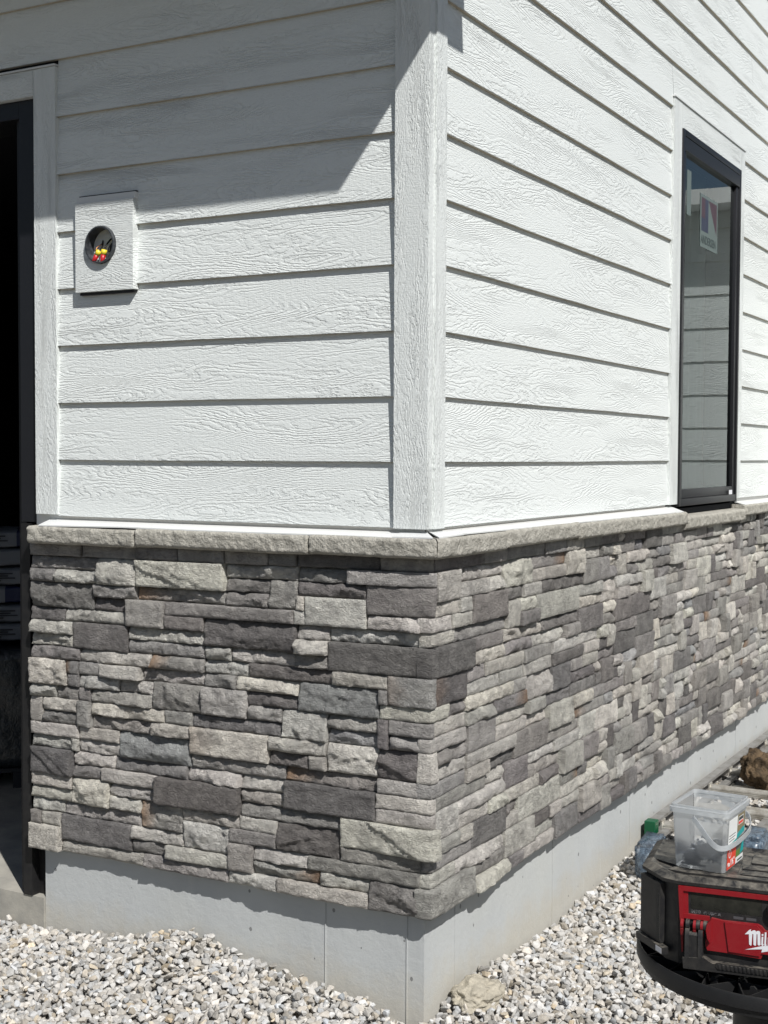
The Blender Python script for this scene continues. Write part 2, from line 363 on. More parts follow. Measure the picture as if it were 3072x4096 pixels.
for k, (v, f) in enumerate(RV):
    I = np.where(vid == k)[0]; 
    if not len(I): continue
    x, y, z, w_ = q[I].T
    Rm = np.stack([1-2*(y*y+z*z), 2*(x*y-z*w_), 2*(x*z+y*w_), 2*(x*y+z*w_), 1-2*(x*x+z*z), 2*(y*z-x*w_), 2*(x*z-y*w_), 2*(y*z+x*w_), 1-2*(x*x+y*y)], -1).reshape(-1, 3, 3)
    vv = np.einsum('nij,vj->nvi', Rm, v)*P[I, 3][:, None, None]; vv[:, :, 2] *= .85; vv += P[I, :3][:, None, :]
    # keep stones clear of the two wall faces
    bad = (vv[:, :, 0] < .002) & (vv[:, :, 1] > .0); push = np.where(bad, .002-vv[:, :, 0], 0).max(1)*(P[I, 0] > 0); vv[:, :, 0] += push[:, None]
    VV.append(vv.reshape(-1, 3)); FF.append((f[None]+base+(np.arange(len(I))*len(v))[:, None, None]).reshape(-1, 3)); CC.append(np.repeat(col[I], len(v), 0)); base += len(I)*len(v)
VV = np.concatenate(VV); FF = np.concatenate(FF); CC = np.concatenate(CC)
def fastmesh(name, V, F, mat_, col=None, parent=None, smooth=False, **k):
    me = bpy.data.meshes.new(name); nf = len(F); w = F.shape[1]
    me.vertices.add(len(V)); me.vertices.foreach_set('co', V.astype(np.float32).ravel())
    me.loops.add(nf*w); me.loops.foreach_set('vertex_index', F.astype(np.int32).ravel())
    me.polygons.add(nf); me.polygons.foreach_set('loop_start', (np.arange(nf)*w).astype(np.int32))
    if smooth: me.polygons.foreach_set('use_smooth', np.ones(nf, bool))
    else: me.polygons.foreach_set('use_smooth', np.zeros(nf, bool))
    if col is not None:
        a = me.color_attributes.new('tone', 'FLOAT_COLOR', 'POINT'); a.data.foreach_set('color', np.concatenate([np.clip(col, 0.01, 1), np.ones((len(col), 1))], 1).astype(np.float32).ravel())
    me.materials.append(mat_); me.update(); me.validate()
    o = bpy.data.objects.new(name, me); link(o, parent, Matrix()); tag(o, **k); return o
gr = fastmesh('gravel', VV, FF, MGR, CC, kind='stuff', label='pale grey crushed stone gravel covering the ground along the foundation', cat='gravel')
del VV, FF, CC

# ------------------------------------------------------------------ house
ZB = -1.5
house = empty('house', (0, 0, ZB), label='white clapboard house corner with grey ledge stone veneer above a concrete foundation', cat='house')
EX = .1778; T = .018
TL0, TL1 = -.087, T       # corner trim on the left wall, x range
DT = -1.295               # siding end at the door trim

# foundation
g = G()
def wallgrid(g, ax, a0, a1, z0, z1, off, fill=(False,)):
    pass
g.box(-1.378, 0, 0, .22, -1.9, -.25); g.box(-.22, 0, .22, 7.0, -1.9, -.25)
fo = g.build('foundation', MF, house, label='grey painted concrete foundation with small holes')
for x in (-.3157, -.0525):
    g = G(); g.box(x-.0013, x+.0013, -.0026, -.0002, -1.9, -1.25); g.build('form_seam', MF, house)
for y in (.19, .93, 1.72, 2.5, 3.3):
    g = G(); g.box(.0002, .0020, y-.0012, y+.0012, -1.9, -1.25); g.build('form_seam', MF, house)

# ---------------- ledge stones
NR = 24; ZT = -.256; ZBT = -1.236
def rowz(k, x=0.0): return ZT+(ZBT-ZT)*k/NR
TONE = {'D': (.232, .222, .217), 'M': (.42, .407, .388), 'L': (.60, .583, .545), 'B': (.68, .66, .60), 'G': (.385, .388, .388), 'X': (.305, .292, .284)}
def unproj_left(px, z, Y=-.045):   # photo column -> x on the left wall plane at height z
    lo, hi = -2.2, .6
    for _ in range(40):
        m_ = (lo+hi)/2; d = Vector((m_, Y, z))-CAMP
        if 1536+CF*d.dot(_r)/d.dot(_f) < px: lo = m_
        else: hi = m_
    return lo
def unproj_right(px, z, X=.045):
    lo, hi = -.6, 8.
    for _ in range(40):
        m_ = (lo+hi)/2; d = Vector((X, m_, z))-CAMP
        if 1536+CF*d.dot(_r)/d.dot(_f) < px: lo = m_
        else: hi = m_
    return lo
# surveyed left wall: row, rows high, x0, x1 (survey units), tone, r = rough, p = stands proud, o = rust corner
LS = '''0 1 205 527 M;0 1 527 892 M;0 1 892 1172 X;0 1 1172 1480 M;0 1 1480 1778 M;0 1 1778 1953 X;0 1 1953 2505 D;0 1 2505 2903 Mw
1 1 205 632 Mr;1 2 632 890 Lr;1 2 890 1478 Bc;1 1 1478 1958 Lr;1 1 1960 2293 Mr;1 1 2293 2908 Mrpw
2 1 205 355 Xr;2 1 355 630 Lr;2 1 1470 1775 Xr;2 2 1778 1955 Mr;2 1 1955 2418 Dr;2 2 2421 2908 Xw
3 2 205 600 Xr;3 1 600 887 Mr;3 1 887 1478 Mro;3 1 1480 1785 Xr;3 1 1955 2008 L;3 2 2008 2418 B
4 1 585 825 Dr;4 2 825 1077 M;4 1 1077 1943 M;4 1 1943 2008 L;4 1 2411 2783 Lrp;4 1 2783 2913 Lw
5 1 200 412 Dr;5 1 412 822 Lr;5 1 1080 1333 X;5 2 1335 1945 Dr;5 1 1948 2168 Lr;5 1 2171 2780 Lr;5 1 2783 2903 Lw
6 1 197 467 Lrp;6 2 468 832 D;6 1 835 1333 Lr;6 1 1948 2163 Brp;6 2 2163 2780 D;6 2 2783 2903 Dw
7 1 205 468 Lr;7 1 835 1333 Mr;7 1 1335 1508 Lr;7 1 1508 1943 Lr;7 1 1948 2160 Mr
8 1 215 513 Xr;8 1 515 983 Br;8 1 985 1333 Mro;8 1 1335 1630 Lr;8 1 1633 2188 Dr;8 1 2188 2563 Lrp;8 2 2565 2903 Mwq
9 2 192 427 Brp;9 1 427 508 Xo;9 1 508 656 M;9 1 658 924 Bp;9 1 925 1335 Mr;9 1 1337 1546 Mr;9 1 1548 1965 Br;9 2 1968 2500 Grp;9 1 2501 2563 Xp
10 1 430 508 X;10 1 512 773 Lr;10 1 775 993 Lr;10 2 993 1328 Mr;10 2 1328 1620 Lrp;10 1 1615 1965 Dr;10 1 2500 2903 Brw
11 1 205 358 Lr;11 1 360 505 Xr;11 1 505 588 M;11 1 585 990 Mr;11 1 1620 1855 Mr;11 2 1858 2157 Lr;11 1 2158 2495 Mr;11 2 2495 2565 D;11 1 2565 2908 Mrw
12 2 205 270 L;12 1 270 505 Lrp;12 2 508 588 M;12 1 590 1077 Brp;12 1 1078 1262 M;12 1 1262 1856 Dr;12 1 2568 2776 Mr;12 1 2778 2903 Lw
13 1 270 505 Xr;13 1 590 985 Mr;13 1 985 1245 Lrp;13 2 1250 1770 Bq;13 1 1773 2155 Lrp;13 2 2157 2495 Br;13 2 2496 2776 Dr;13 2 2778 2903 Lw
14 1 215 507 L;14 1 510 768 L;14 2 770 1250 Gr;14 1 1770 2042 Dr;14 1 2043 2495 Lp
15 1 210 462 Lr;15 1 462 500 L;15 1 500 767 Lr;15 1 1258 1873 Mr;15 1 1873 2495 Xro;15 1 2498 2776 L;15 1 2778 2903 Mw
16 2 205 470 Dc;16 1 470 733 Lr;16 1 735 1223 Xr;16 1 1225 1577 Lr;16 1 1578 1877 Lr;16 2 1878 2480 D;16 1 2483 2908 Lrw
17 1 470 657 Xr;17 1 660 1028 L;17 2 1028 1575 Dp;17 1 1578 1875 Mr;17 1 2483 2908 Lrw
18 1 205 460 L;18 2 460 712 Brp;18 1 712 1026 Mr;18 1 1578 2253 Mr;18 2 2255 2918 Bcpw
19 1 215 458 Br;19 1 715 922 Lrp;19 2 925 1196 Mro;19 1 1197 1573 Lr;19 1 1575 1818 L;19 2 1818 2252 Dr
20 1 205 405 Lr;20 1 407 928 Mr;20 2 1203 1508 Lr;20 1 1510 1818 M;20 1 2255 2783 M;20 1 2786 2903 Mw
21 1 205 266 X;21 1 266 390 L;21 2 390 857 D;21 1 860 1197 Lr;21 2 1508 1666 M;21 1 1668 2032 Lrp;21 1 2033 2785 M;21 1 2788 2903 Lw
22 2 205 395 B;22 1 857 1090 Xr;22 1 1090 1500 Bp;22 1 1678 2113 Mro;22 1 2115 2436 Lr;22 2 2438 2785 Xr;22 2 2788 2903 Mw
23 1 400 936 Lr;23 1 938 1503 Mr;23 1 1505 1826 Lr;23 1 1828 2435 L'''
RSA = '''0 1 120 605 X;0 1 605 797 M;0 1 797 1160 M;0 1 1165 1350 M;0 1 1352 1525 L;0 1 1527 1700 M
1 2 130 345 L;1 1 345 780 Lr;1 2 782 1045 Br;1 1 1047 1365 Mo;1 2 1365 1525 Brp;1 1 1527 1700 Lr
2 1 345 620 L;2 1 622 780 Brp;2 1 1047 1365 L;2 2 1527 1655 M
3 1 125 355 L;3 1 355 470 L;3 2 470 798 X;3 1 800 968 Xr;3 1 970 1140 L;3 1 1142 1525 Drp
4 1 125 285 Lp;4 1 285 470 L;4 2 798 912 L;4 1 914 1085 Brp;4 2 1085 1475 L;4 1 1477 1700 L
5 1 125 323 L;5 1 325 770 Mr;5 1 914 1085 Xp;5 1 1477 1700 Br
6 2 100 475 D;6 1 480 770 X;6 1 772 1143 Lr;6 1 1145 1478 Xr;6 2 1480 1700 X
7 1 480 785 Brp;7 1 787 1045 Xr;7 1 1047 1340 Lr;7 1 1342 1478 Mp'''
RSB = '''8 2 118 400 Dq;8 1 402 558 M;8 1 558 900 L;8 1 902 1147 M;8 1 1149 1340 L;8 1 1342 1560 L
9 1 400 690 L;9 1 692 900 L;9 1 902 1147 L;9 1 1147 1420 D;9 1 1422 1560 L
10 1 110 245 Lr;10 1 245 395 Xr;10 1 397 800 Brp;10 1 802 918 M;10 2 920 1147 Lr;10 2 1149 1292 D;10 1 1294 1420 M;10 1 1422 1560 L
11 1 110 385 L;11 1 390 640 Lrp;11 1 640 918 Xo;11 1 1294 1525 Drp
12 1 110 398 M;12 2 400 645 M;12 1 647 935 Lr;12 1 937 1085 L;12 1 1087 1300 Xr;12 1 1302 1530 X
13 2 110 145 L;13 1 148 398 Mo;13 1 647 918 L;13 1 920 1110 Lr;13 2 1112 1320 L;13 1 1322 1485 Bp;13 1 1487 1600 M
14 1 150 398 Lr;14 1 400 820 L;14 2 822 1110 X;14 1 1322 1600 Mo
15 1 110 388 M;15 1 390 588 L;15 1 590 802 Dr;15 1 1112 1390 M
16 1 130 567 M;16 1 570 740 Br;16 2 742 938 X;16 1 940 1168 Lr;16 1 1170 1380 L
17 2 130 322 L;17 1 325 735 Lrp;17 1 940 1218 Mr;17 2 1220 1388 Lp;17 2 1390 1545 X
18 1 325 578 L;18 1 580 735 Brp;18 1 737 1038 L;18 1 1040 1218 Dr
19 1 140 333 L;19 1 335 438 L;19 2 440 745 D;19 1 747 855 Xr;19 2 857 1215 B;19 1 1217 1370 Mo
20 1 110 438 M;20 1 747 855 L;20 1 1217 1370 L
21 1 100 298 L;21 1 300 718 Lrp;21 2 735 978 L;21 1 980 1120 D;21 1 1122 1215 L;21 1 1217 1370 Lr;21 2 1372 1548 Lp
22 2 60 445 M;22 1 447 733 X;22 1 980 1155 L;22 2 1157 1365 X
23 1 447 745 Brp;23 1 747 868 X;23 1 870 1153 L;23 1 1370 1548 D'''
DU = .004
def parse(txt, conv, wall):
    out = []
    for it in txt.replace('\n', ';').split(';'):
        r, sp, a, b, t = it.split(); r = int(r); sp = int(sp); z = rowz(r+sp/2)
        out.append([r, sp, conv(float(a), z), conv(float(b), z), t])
    return out
LST = parse(LS, lambda a, z: unproj_left(a*.60277, z), 'L')
RST = parse(RSA, lambda a, z: unproj_right(1700+a*.42194, z), 'R')+parse(RSB, lambda a, z: unproj_right(1700+a*.4522, z), 'R')
rs = random.Random(11)
def fill(stones, u0, u1, wall):
    nu = int(round((u1-u0)/DU)); occ = -np.ones((NR, nu), int); out = []
    for st in stones:
        r, sp, a, b, t = st; i0 = max(0, int(round((a-u0)/DU))); i1 = min(nu, int(round((b-u0)/DU)))
        rr = range(r, min(NR, r+sp))
        # snap small gaps to the already placed neighbour
        while i0 < i1 and any(occ[k, i0] >= 0 for k in rr): i0 += 1
        while i1 > i0 and any(occ[k, i1-1] >= 0 for k in rr): i1 -= 1
        for _ in range(7):
            if i0 > 0 and all(occ[k, i0-1] < 0 for k in rr) and i0 > 1 and any(occ[k, max(0, i0-7):i0].max() >= 0 for k in rr): i0 -= 1
        if (i1-i0)*DU < .012: continue
        if any((occ[k, i0:i1] >= 0).any() for k in rr): continue
        for k in rr: occ[k, i0:i1] = len(out)
        out.append([r, len(rr), i0, i1, t])
    # procedural stones elsewhere
    for k in range(NR):
        i = 0
        while i < nu:
            if occ[k, i] >= 0: i += 1; continue
            j = i
            while j < nu and occ[k, j] < 0: j += 1
            run = (j-i)*DU
            if run < .034:
                # give the slot to the left or right neighbour of the same single row, else leave a recessed chip
                done = False
                for side in (i-1, j):
                    if 0 <= side < nu:
                        q_ = out[occ[k, side]]
                        if all((occ[kk, i:j] < 0).all() for kk in range(q_[0], q_[0]+q_[1])):
                            for kk in range(q_[0], q_[0]+q_[1]): occ[kk, i:j] = occ[k, side]
                            if side < i: q_[3] = j
                            else: q_[2] = i
                            done = True; break
                if not done:
                    occ[k, i:j] = len(out); out.append([k, 1, i, j, 'M'])
                i = j; continue
            L = rs.choice([.07, .1, .13, .17, .22, .28])*rs.uniform(.85, 1.15)
            if wall == 'R' and run > .5: L *= rs.choice([.8, 1, 1.1])
            e = min(j, i+int(L/DU))
            if (j-e)*DU < .05: e = j
            sp = 1
            if k+1 < NR and rs.random() < (.42 if L < .24 else .2) and (e-i)*DU > .055 and (e-i)*DU < .24 and (occ[k+1, i:e] < 0).all():
                sp = 2
            t = rs.choice(['L', 'Lr', 'Lrp', 'M', 'Mr', 'X', 'Xr', 'D', 'Lr', 'L', 'Br', 'M', 'Brp', 'Mo' if rs.random() < .35 else 'Mr', 'Gr', 'Lp'])
            if sp == 2: t = rs.choice(['D', 'L', 'X', 'M', 'B', 'Lr', 'Mp', 'D', 'Lp'])
            for kk in range(k, k+sp): occ[kk, i:e] = len(out)
            out.append([k, sp, i, e, t]); i = e
    return [(r, sp, u0+i0*DU, u0+i1*DU, t) for r, sp, i0, i1, t in out]
UL0, UR1 = -1.405, 6.2
WR = {(4, 1): 'A285', (5, 1): 'A323', (6, 2): 'A475', (10, 1): 'B245', (12, 1): 'B398', (13, 2): 'B145', (15, 1): 'B388', (20, 1): 'B438', (21, 1): 'B298', (22, 2): 'B445'}
WRY = {}
for (r, sp), v in WR.items():
    o_, k_ = (1700, .42194) if v[0] == 'A' else (1700, .4522)
    WRY[(r, sp)] = unproj_right(o_+float(v[1:])*k_, rowz(r+sp/2))
RST = [q for q in RST if not (q[2] < .012 and any(q[0] >= r and q[0] < r+sp for (r, sp) in WR))]
RST = [[r, sp, -.013, y, 'W'] for (r, sp), y in WRY.items()]+RST
left = fill(LST, UL0, .048, 'L')
right = [q for q in fill(RST, -.013, UR1, 'R') if q[4] != 'W']
SV = []; SF = []; SCOL = []; sbase = 0
def add_stone(cols, r, sp, t, seed, cell):
    """cols: list of (bx, by, nx, ny, u) base points along the face (depth 0 = wall plane)"""
    global sbase
    rng_ = random.Random(seed); rough = 'r' in t; proud = 'p' in t
    z1 = rowz(r)-.0008; z0 = rowz(r+sp)+.0010
    nz = max(4, int((z1-z0)/cell)+1); C = np.array(cols); nu = len(C)
    d0 = rng_.uniform(.035, .046)+(.008 if r+sp >= NR else 0)+(.010 if proud else 0)+(.006 if rough else 0)
    if sp > 1: d0 += .003
    ug = C[:, 4][:, None]+np.zeros((nu, nz)); vg = np.linspace(z0, z1, nz)[None, :]+np.zeros((nu, nz))
    s_ = seed*1.37
    amp = (.0075 if rough else .0034)
    n1 = fbm(ug*38+s_, vg*60, s_, 1, 4, .62)
    n2 = np.abs(fbm(ug*15+s_, vg*30+ug*9*rng_.choice([-1, 1]), s_+5, 2, 3, .5))
    dep = d0+amp*n1-(amp*.9)*n2
    lean = rng_.uniform(-1, 1)
    vv = (vg-z0)/(z1-z0)-.5; uu = (ug-ug[:1])/(ug[-1:]-ug[:1]+1e-9)-.5
    fc = None
    for q in range(7 if rough else 3):
        a_, b_ = rng_.gauss(0, 1), rng_.gauss(0, 1); m0, m1 = rng_.uniform(-.5, .5), rng_.uniform(-.4, .4)
        W_ = max(.04, float(ug[-1, 0]-ug[0, 0]))
        pln = (.22 if rough else .05)*a_*(ug-ug[:1]-(m0+.5)*W_)+(.42 if rough else .08)*b_*(vg-(z0+z1)/2-m1*(z1-z0))+rng_.uniform(0, .004)
        fc = pln if fc is None else np.minimum(fc, pln)
    dep += np.clip(fc, -.016 if rough else -.003, .006)*.85
    dep += (.006 if rough else .0015)*lean*vv+rng_.uniform(-.004, .004)*uu
    if rough: dep -= np.clip(vv-(.12+.25*fbm(ug*28+s_, 0*ug, 2.0, 8, 2)), 0, 1)*.022   # upper shelf broken back
    if 'c' in t:
        for q in range(2):
            a = rng_.uniform(-.3, .3); sl = rng_.choice([-1, 1])*rng_.uniform(.35, .8); ln = uu*1.0-a-vv*sl+.05*fbm(ug*30, vg*30, 3., 4, 2)
            dep += np.where(ln > 0, .0045, -.0015)*(1 if q == 0 else .6)
    # rounded, slightly chipped edges
    eu = np.minimum(ug-ug[:1], ug[-1:]-ug); ev = np.minimum(vg-z0, z1-vg); e = np.minimum(eu, ev)
    rad_ = .0026+.0014*n1
    dep -= np.clip(1-e/rad_, 0, 1)**2*(.0032 if not rough else .004)
    dep = np.clip(dep, .014, .085)
    jz = .0012*fbm(ug*40+s_, vg*3, 7., 5, 2); ju = .0015*fbm(vg*60+s_, ug*0, 9., 6, 2)
    # move border rows a little for uneven joints
    vg = vg+jz*np.where((np.arange(nz) == 0) | (np.arange(nz) == nz-1), 1, .5)[None, :]
    X = C[:, 0][:, None]+C[:, 2][:, None]*dep; Y = C[:, 1][:, None]+C[:, 3][:, None]*dep
    tx = -C[:, 3][:, None]*1.0; ty = C[:, 2][:, None]*1.0
    edge = np.zeros((nu, 1)); edge[0] = 1; edge[-1] = 1
    X = X+tx*ju*edge; Y = Y+ty*ju*edge
    front = np.stack([X, Y, vg], -1)
    # back ring at depth ~0
    idx = lambda i, j: i*nz+j
    ring = [(i, 0) for i in range(nu)]+[(nu-1, j) for j in range(1, nz)]+[(i, nz-1) for i in range(nu-2, -1, -1)]+[(0, j) for j in range(nz-2, 0, -1)]
    back = np.array([[C[i, 0]+C[i, 2]*.004, C[i, 1]+C[i, 3]*.004, vg[i, j]] for i, j in ring])
    Vs = np.concatenate([front.reshape(-1, 3), back])
    ii, jj = np.meshgrid(np.arange(nu-1), np.arange(nz-1), indexing='ij'); ii = ii.ravel(); jj = jj.ravel()
    Fq = np.stack([ii*nz+jj, (ii+1)*nz+jj, (ii+1)*nz+jj+1, ii*nz+jj+1], -1)
    nb = nu*nz; m_ = len(ring); k = np.arange(m_); fr = np.array([idx(i, j) for i, j in ring])
    Fr = np.stack([fr[(k+1) % m_], fr[k], nb+k, nb+(k+1) % m_], -1)
    Fs = np.concatenate([Fq, Fr])
    tc = np.array(TONE[t[0]])*rng_.uniform(.86, 1.14); tc = tc*np.array([1+rng_.uniform(-.02, .03), 1, 1+rng_.uniform(-.03, .02)])
    cc = np.tile(tc, (len(Vs), 1))
    if 'o' in t or 'q' in t:
        side = rng_.choice([0, 1]) if 'q' not in t else 1
        k_ = np.clip(1.15-np.abs((uu*(1 if side else -1)+.5))*(2.6)-np.abs(vv)*.4+.35*n1, 0, 1)*(.85 if 'o' in t else .3)
        oc = np.array([.36, .235, .15]); cf = cc[:nb]; kk = k_.reshape(-1, 1); cc[:nb] = cf*(1-kk)+oc*kk
    SV.append(Vs); SF.append(Fs+sbase); SCOL.append(cc); sbase += len(Vs)
def lin(a, b, c):
    k = max(3, int((b-a)/c)+1); return np.linspace(a, b, k)
# corner stones wrap round: left stones reaching the corner join the right stone(s)
wrapL = {}
sd = 100
for (r, sp, a, b, t) in left:
    sd += 1
    if b > .035 and 'w' in t:
        wrapL[(r, sp)] = (a, t, sd); continue
    gap = .0012 if True else 0
    if b > .035: b = .048
    u = lin(a+gap, b-gap, .0048)
    add_stone([(x, 0, 0, -1, x) for x in u], r, sp, t, sd, .0048)
for (r, sp), (a, t, s_) in wrapL.items():
    yr = WRY.get((r, sp))
    u = lin(a+.0012, -.006, .0048)
    cols = [(x, 0, 0, -1, x) for x in u]
    cols += [(-.002, 0, .18, -.98, .038), (0, 0, .62, -.97, .05), (0, 0, .90, -.90, .058), (0, 0, .97, -.62, .066)]
    if yr is None: cols += [(0, -.0150, 1, -.02, .076)]
    else: cols += [(0, -.014, 1, -.05, .076)]+[(0, y, 1, 0, y+.09) for y in lin(-.006, yr-.0012, .0048)]
    add_stone(cols, r, sp, t.replace('r', ''), s_, .0048)
for (r, sp, a, b, t) in right:
    sd += 1
    if a >= 9: continue
    cell = .0055 if a < 1.4 else (.007 if a < 3 else .012)
    add_stone([(0, y, 1, 0, y) for y in lin(a+.0012, b-.0012, cell)], r, sp, t, sd, min(cell, .009))
SV = np.concatenate(SV); SF = np.concatenate(SF); SCOL = np.concatenate(SCOL)
SV[:, 2] += .003+.009*np.clip(SV[:, 0]/1.4, -1.1, 0)*(SV[:, 1] < .0)
ven = fastmesh('stone_veneer', SV, SF, MST, SCOL, house, smooth=True, label='grey ledge stone veneer in thin uneven courses')
try: ven.data.set_sharp_from_angle(angle=R(48))
except Exception: pass
g = G(); g.box(-1.40, .006, -.010, -.001, -1.225, -.26); g.box(.001, .010, -.006, 6.2, -1.225, -.26)
g.build('mortar_backing', MMORT, house)

# ---------------- cap stones
CV = []; CFc = []
def cap_piece(cols, z0, z1, seed, name='cap_stone', lab=None):
    C = np.array(cols); nu = len(C); nzc = 14
    D = .075; vg = np.linspace(0, 1, nzc)[None, :]+np.zeros((nu, nzc)); ug = C[:, 4][:, None]+0*vg; z = z0+(z1-z0)*vg
    s_ = seed*3.1
    dep = D+.0055*fbm(ug*30+s_, z*42+ug*14, s_, 3, 5, .6)-.004*np.abs(fbm(ug*55+s_, z*60-ug*20, 1., 7, 3))
    e = np.minimum(z-z0, z1-z); dep -= np.clip(1-e/.010, 0, 1)**2*.010
    eu = np.minimum(ug-ug[:1], ug[-1:]-ug); dep -= np.clip(1-eu/.006, 0, 1)**2*.006
    X = C[:, 0][:, None]+C[:, 2][:, None]*dep; Y = C[:, 1][:, None]+C[:, 3][:, None]*dep
    front = np.stack([X, Y, z+.0012*fbm(ug*20, 0*ug, s_, 9, 2)], -1).reshape(-1, 3)
    bt = np.stack([C[:, 0], C[:, 1], np.full(nu, z1+.002)], -1); bb = np.stack([C[:, 0], C[:, 1], np.full(nu, z0)], -1)
    V = np.concatenate([front, bt, bb]); nf = nu*nzc; F = []
    for i in range(nu-1):
        for j in range(nzc-1): F.append((i*nzc+j, (i+1)*nzc+j, (i+1)*nzc+j+1, i*nzc+j+1))
        F.append((i*nzc+nzc-1, (i+1)*nzc+nzc-1, nf+i+1, nf+i)); F.append((i*nzc, nf+nu+i, nf+nu+i+1, (i+1)*nzc))
    F.append(tuple([j for j in range(nzc)]+[nf, nf+nu])); F.append(tuple([(nu-1)*nzc+j for j in range(nzc-1, -1, -1)]+[nf+nu+nu-1, nf+nu-1]))
    o = mesh(name, V, F, MCAP, house, smooth=False); autosmooth(o, 50)
    return o
def lcap(a, b, z0, z1, sd_): cap_piece([(x, 0, 0, -1, x) for x in lin(a, b, .0055)], z0, z1, sd_)
lcap(-1.384, -.9505, -.2625, -.2085, 1); lcap(-.949, -.335, -.259, -.204, 2)
# piece ending in the mitred corner
cols = [(x, 0, 0, -1, x) for x in lin(-.3335, -.002, .0055)]+[(0, 0, a_, -1, .001+a_*.07) for a_ in (.2, .45, .7, .97)]
cap_piece(cols, -.256, -.2015, 3)
cols = [(0, 0, 1, -a_, -.001-a_*.07) for a_ in (.96, .7, .45, .2)]+[(0, y, 1, 0, y) for y in lin(.002, .379, .0055)]
cap_piece(cols, -.256, -.2005, 4)
for i, (a, b, z1) in enumerate(((.3805, .9775, -.1985), (.979, 1.604, -.2035), (1.606, 2.207, -.207))):
    cap_piece([(0, y, 1, 0, y) for y in lin(a, b, .007)], z1-.0535, z1, 5+i)
for i, (a, b) in enumerate(((2.209, 2.705), (2.7065, 3.15))):
    cap_piece([(0, y, 1, 0, y) for y in lin(a, b, .007)], -.281, -.227, 9+i)
for i, (a, b) in enumerate(((3.152, 3.72), (3.722, 4.4))):
    cap_piece([(0, y, 1, 0, y) for y in lin(a, b, .009)], -.260, -.208, 12+i)

# ---------------- siding with laps
def uvmesh(name, quads, mats, parent, **k):
    """quads: list of (4 points, 4 uvs, matindex)"""
    V = []; F = []; UV = []; MI = []
    for P_, U_, m_ in quads:
        b = len(V); V += P_; F.append(tuple(range(b, b+len(P_)))); UV += U_; MI.append(m_)
    o = mesh(name, V, F, mats, parent, mats=MI, **k)
    l = o.data.uv_layers.new(name='grain'); 
    for i, u in enumerate(UV): l.data[i].uv = u
    return o
def lap_wall(axis, spans, z_top, name, lab, first=0, zoff=0.0, sign=1):
    """axis 'x': wall plane y=0 facing -y; axis 'y': wall plane x=0 facing +x. spans: function(row)->[(u0,u1)]"""
    Q = []; rr = random.Random(3 if axis == 'x' else 4)
    i = 0
    def P(u, d, z): return (u, -d, z) if axis == 'x' else (d, u, z)
    while True:
        zb = -EX+i*EX+zoff; zt = zb+EX+.012
        if zb > z_top: break
        for sp_ in spans(i, zb, zb+EX):
            a, b = sp_[:2]; zb = -EX+i*EX+zoff; zl = zb
            if len(sp_) > 2: zb = sp_[2]
            ou, ov = rr.uniform(0, 50), i*7.31+rr.uniform(0, 3)
            if b-a > 3.7 and False: pass
            db, dt = .0200+rr.uniform(-.0006, .0006), .0078
            if len(sp_) > 2: db = .0200+(zb-zl)/(EX+.012)*(dt-.0160)
            ns = max(1, int((b-a)/.25))
            us = np.linspace(a, b, ns+1); wob = [.0007*math.sin(u*3.1+i*1.7)+.0005*math.sin(u*9.7+i) for u in us]
            for k in range(ns):
                u0, u1 = us[k], us[k+1]; w0, w1 = wob[k], wob[k+1]; e = .0016
                pf = [P(u0, db-.0004+w0*.3, zb+e+w0), P(u1, db-.0004+w1*.3, zb+e+w1), P(u1, dt, zt), P(u0, dt, zt)]
                uf = [(u0+ou, ov), (u1+ou, ov), (u1+ou, ov+EX), (u0+ou, ov+EX)]
                pe = [P(u0, db-.0016, zb+w0), P(u1, db-.0016, zb+w1), P(u1, db-.0004+w1*.3, zb+e+w1), P(u0, db-.0004+w0*.3, zb+e+w0)]
                pb = [P(u0, dt-.001, zb+w0), P(u1, dt-.001, zb+w1), P(u1, db-.0016, zb+w1), P(u0, db-.0016, zb+w0)]
                if axis == 'y': pass
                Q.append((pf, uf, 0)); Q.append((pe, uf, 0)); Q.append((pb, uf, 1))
            for u in (a, b):
                Q.append(([P(u, 0, zb), P(u, db-.0016, zb), P(u, dt, zt), P(u, 0, zt)], [(0, 0), (.01, 0), (.01, EX), (0, EX)], 0))
        i += 1
    o = uvmesh(name, Q, [MW, MEDGE], house, label=lab)
    bm = bmesh.new(); bm.from_mesh(o.data)
    bmesh.ops.remove_doubles(bm, verts=bm.verts, dist=1e-6)
    for f in bm.faces: f.normal_update()
    want = Vector((0, -1, 0)) if axis == 'x' else Vector((1, 0, 0))
    fl = [f for f in bm.faces if f.normal.dot(want) < -.01]
    bmesh.ops.reverse_faces(bm, faces=fl); bm.to_mesh(o.data); bm.free()
    return o
DTOP = 1.236     # top of the door trim
def spans_left(i, z0, z1):
    if z0 > DTOP-.02: return [(-4.2, TL0+.002)]
    if z1 > DTOP+.02: return [(-4.2, TL0+.002)] if False else [(DT, TL0+.002)]
    return [(DT, TL0+.002)]
WZ = 1.46
def spans_right(i, z0, z1):
    if z0 > WZ-.03:
        bj = {9: .742, 11: 3.372, 12: 5.1, 15: 3.3}.get(i)
        return [(.055, 7.0)] if bj is None else [(.055, bj-.0012), (bj+.0012, 7.0)]
    if z1 > WZ+.01: return [(.055, 2.108), (2.1085, 3.2215, WZ+.006), (3.222, 7.0)]
    return [(.055, 2.108), (3.222, 7.0)]
lap_wall('x', spans_left, 3.3, 'lap_siding', 'white lap siding on the doorway side, partly in eave shade')
lap_wall('y', spans_right, 3.3, 'lap_siding', 'sunlit white lap siding around the tall window')
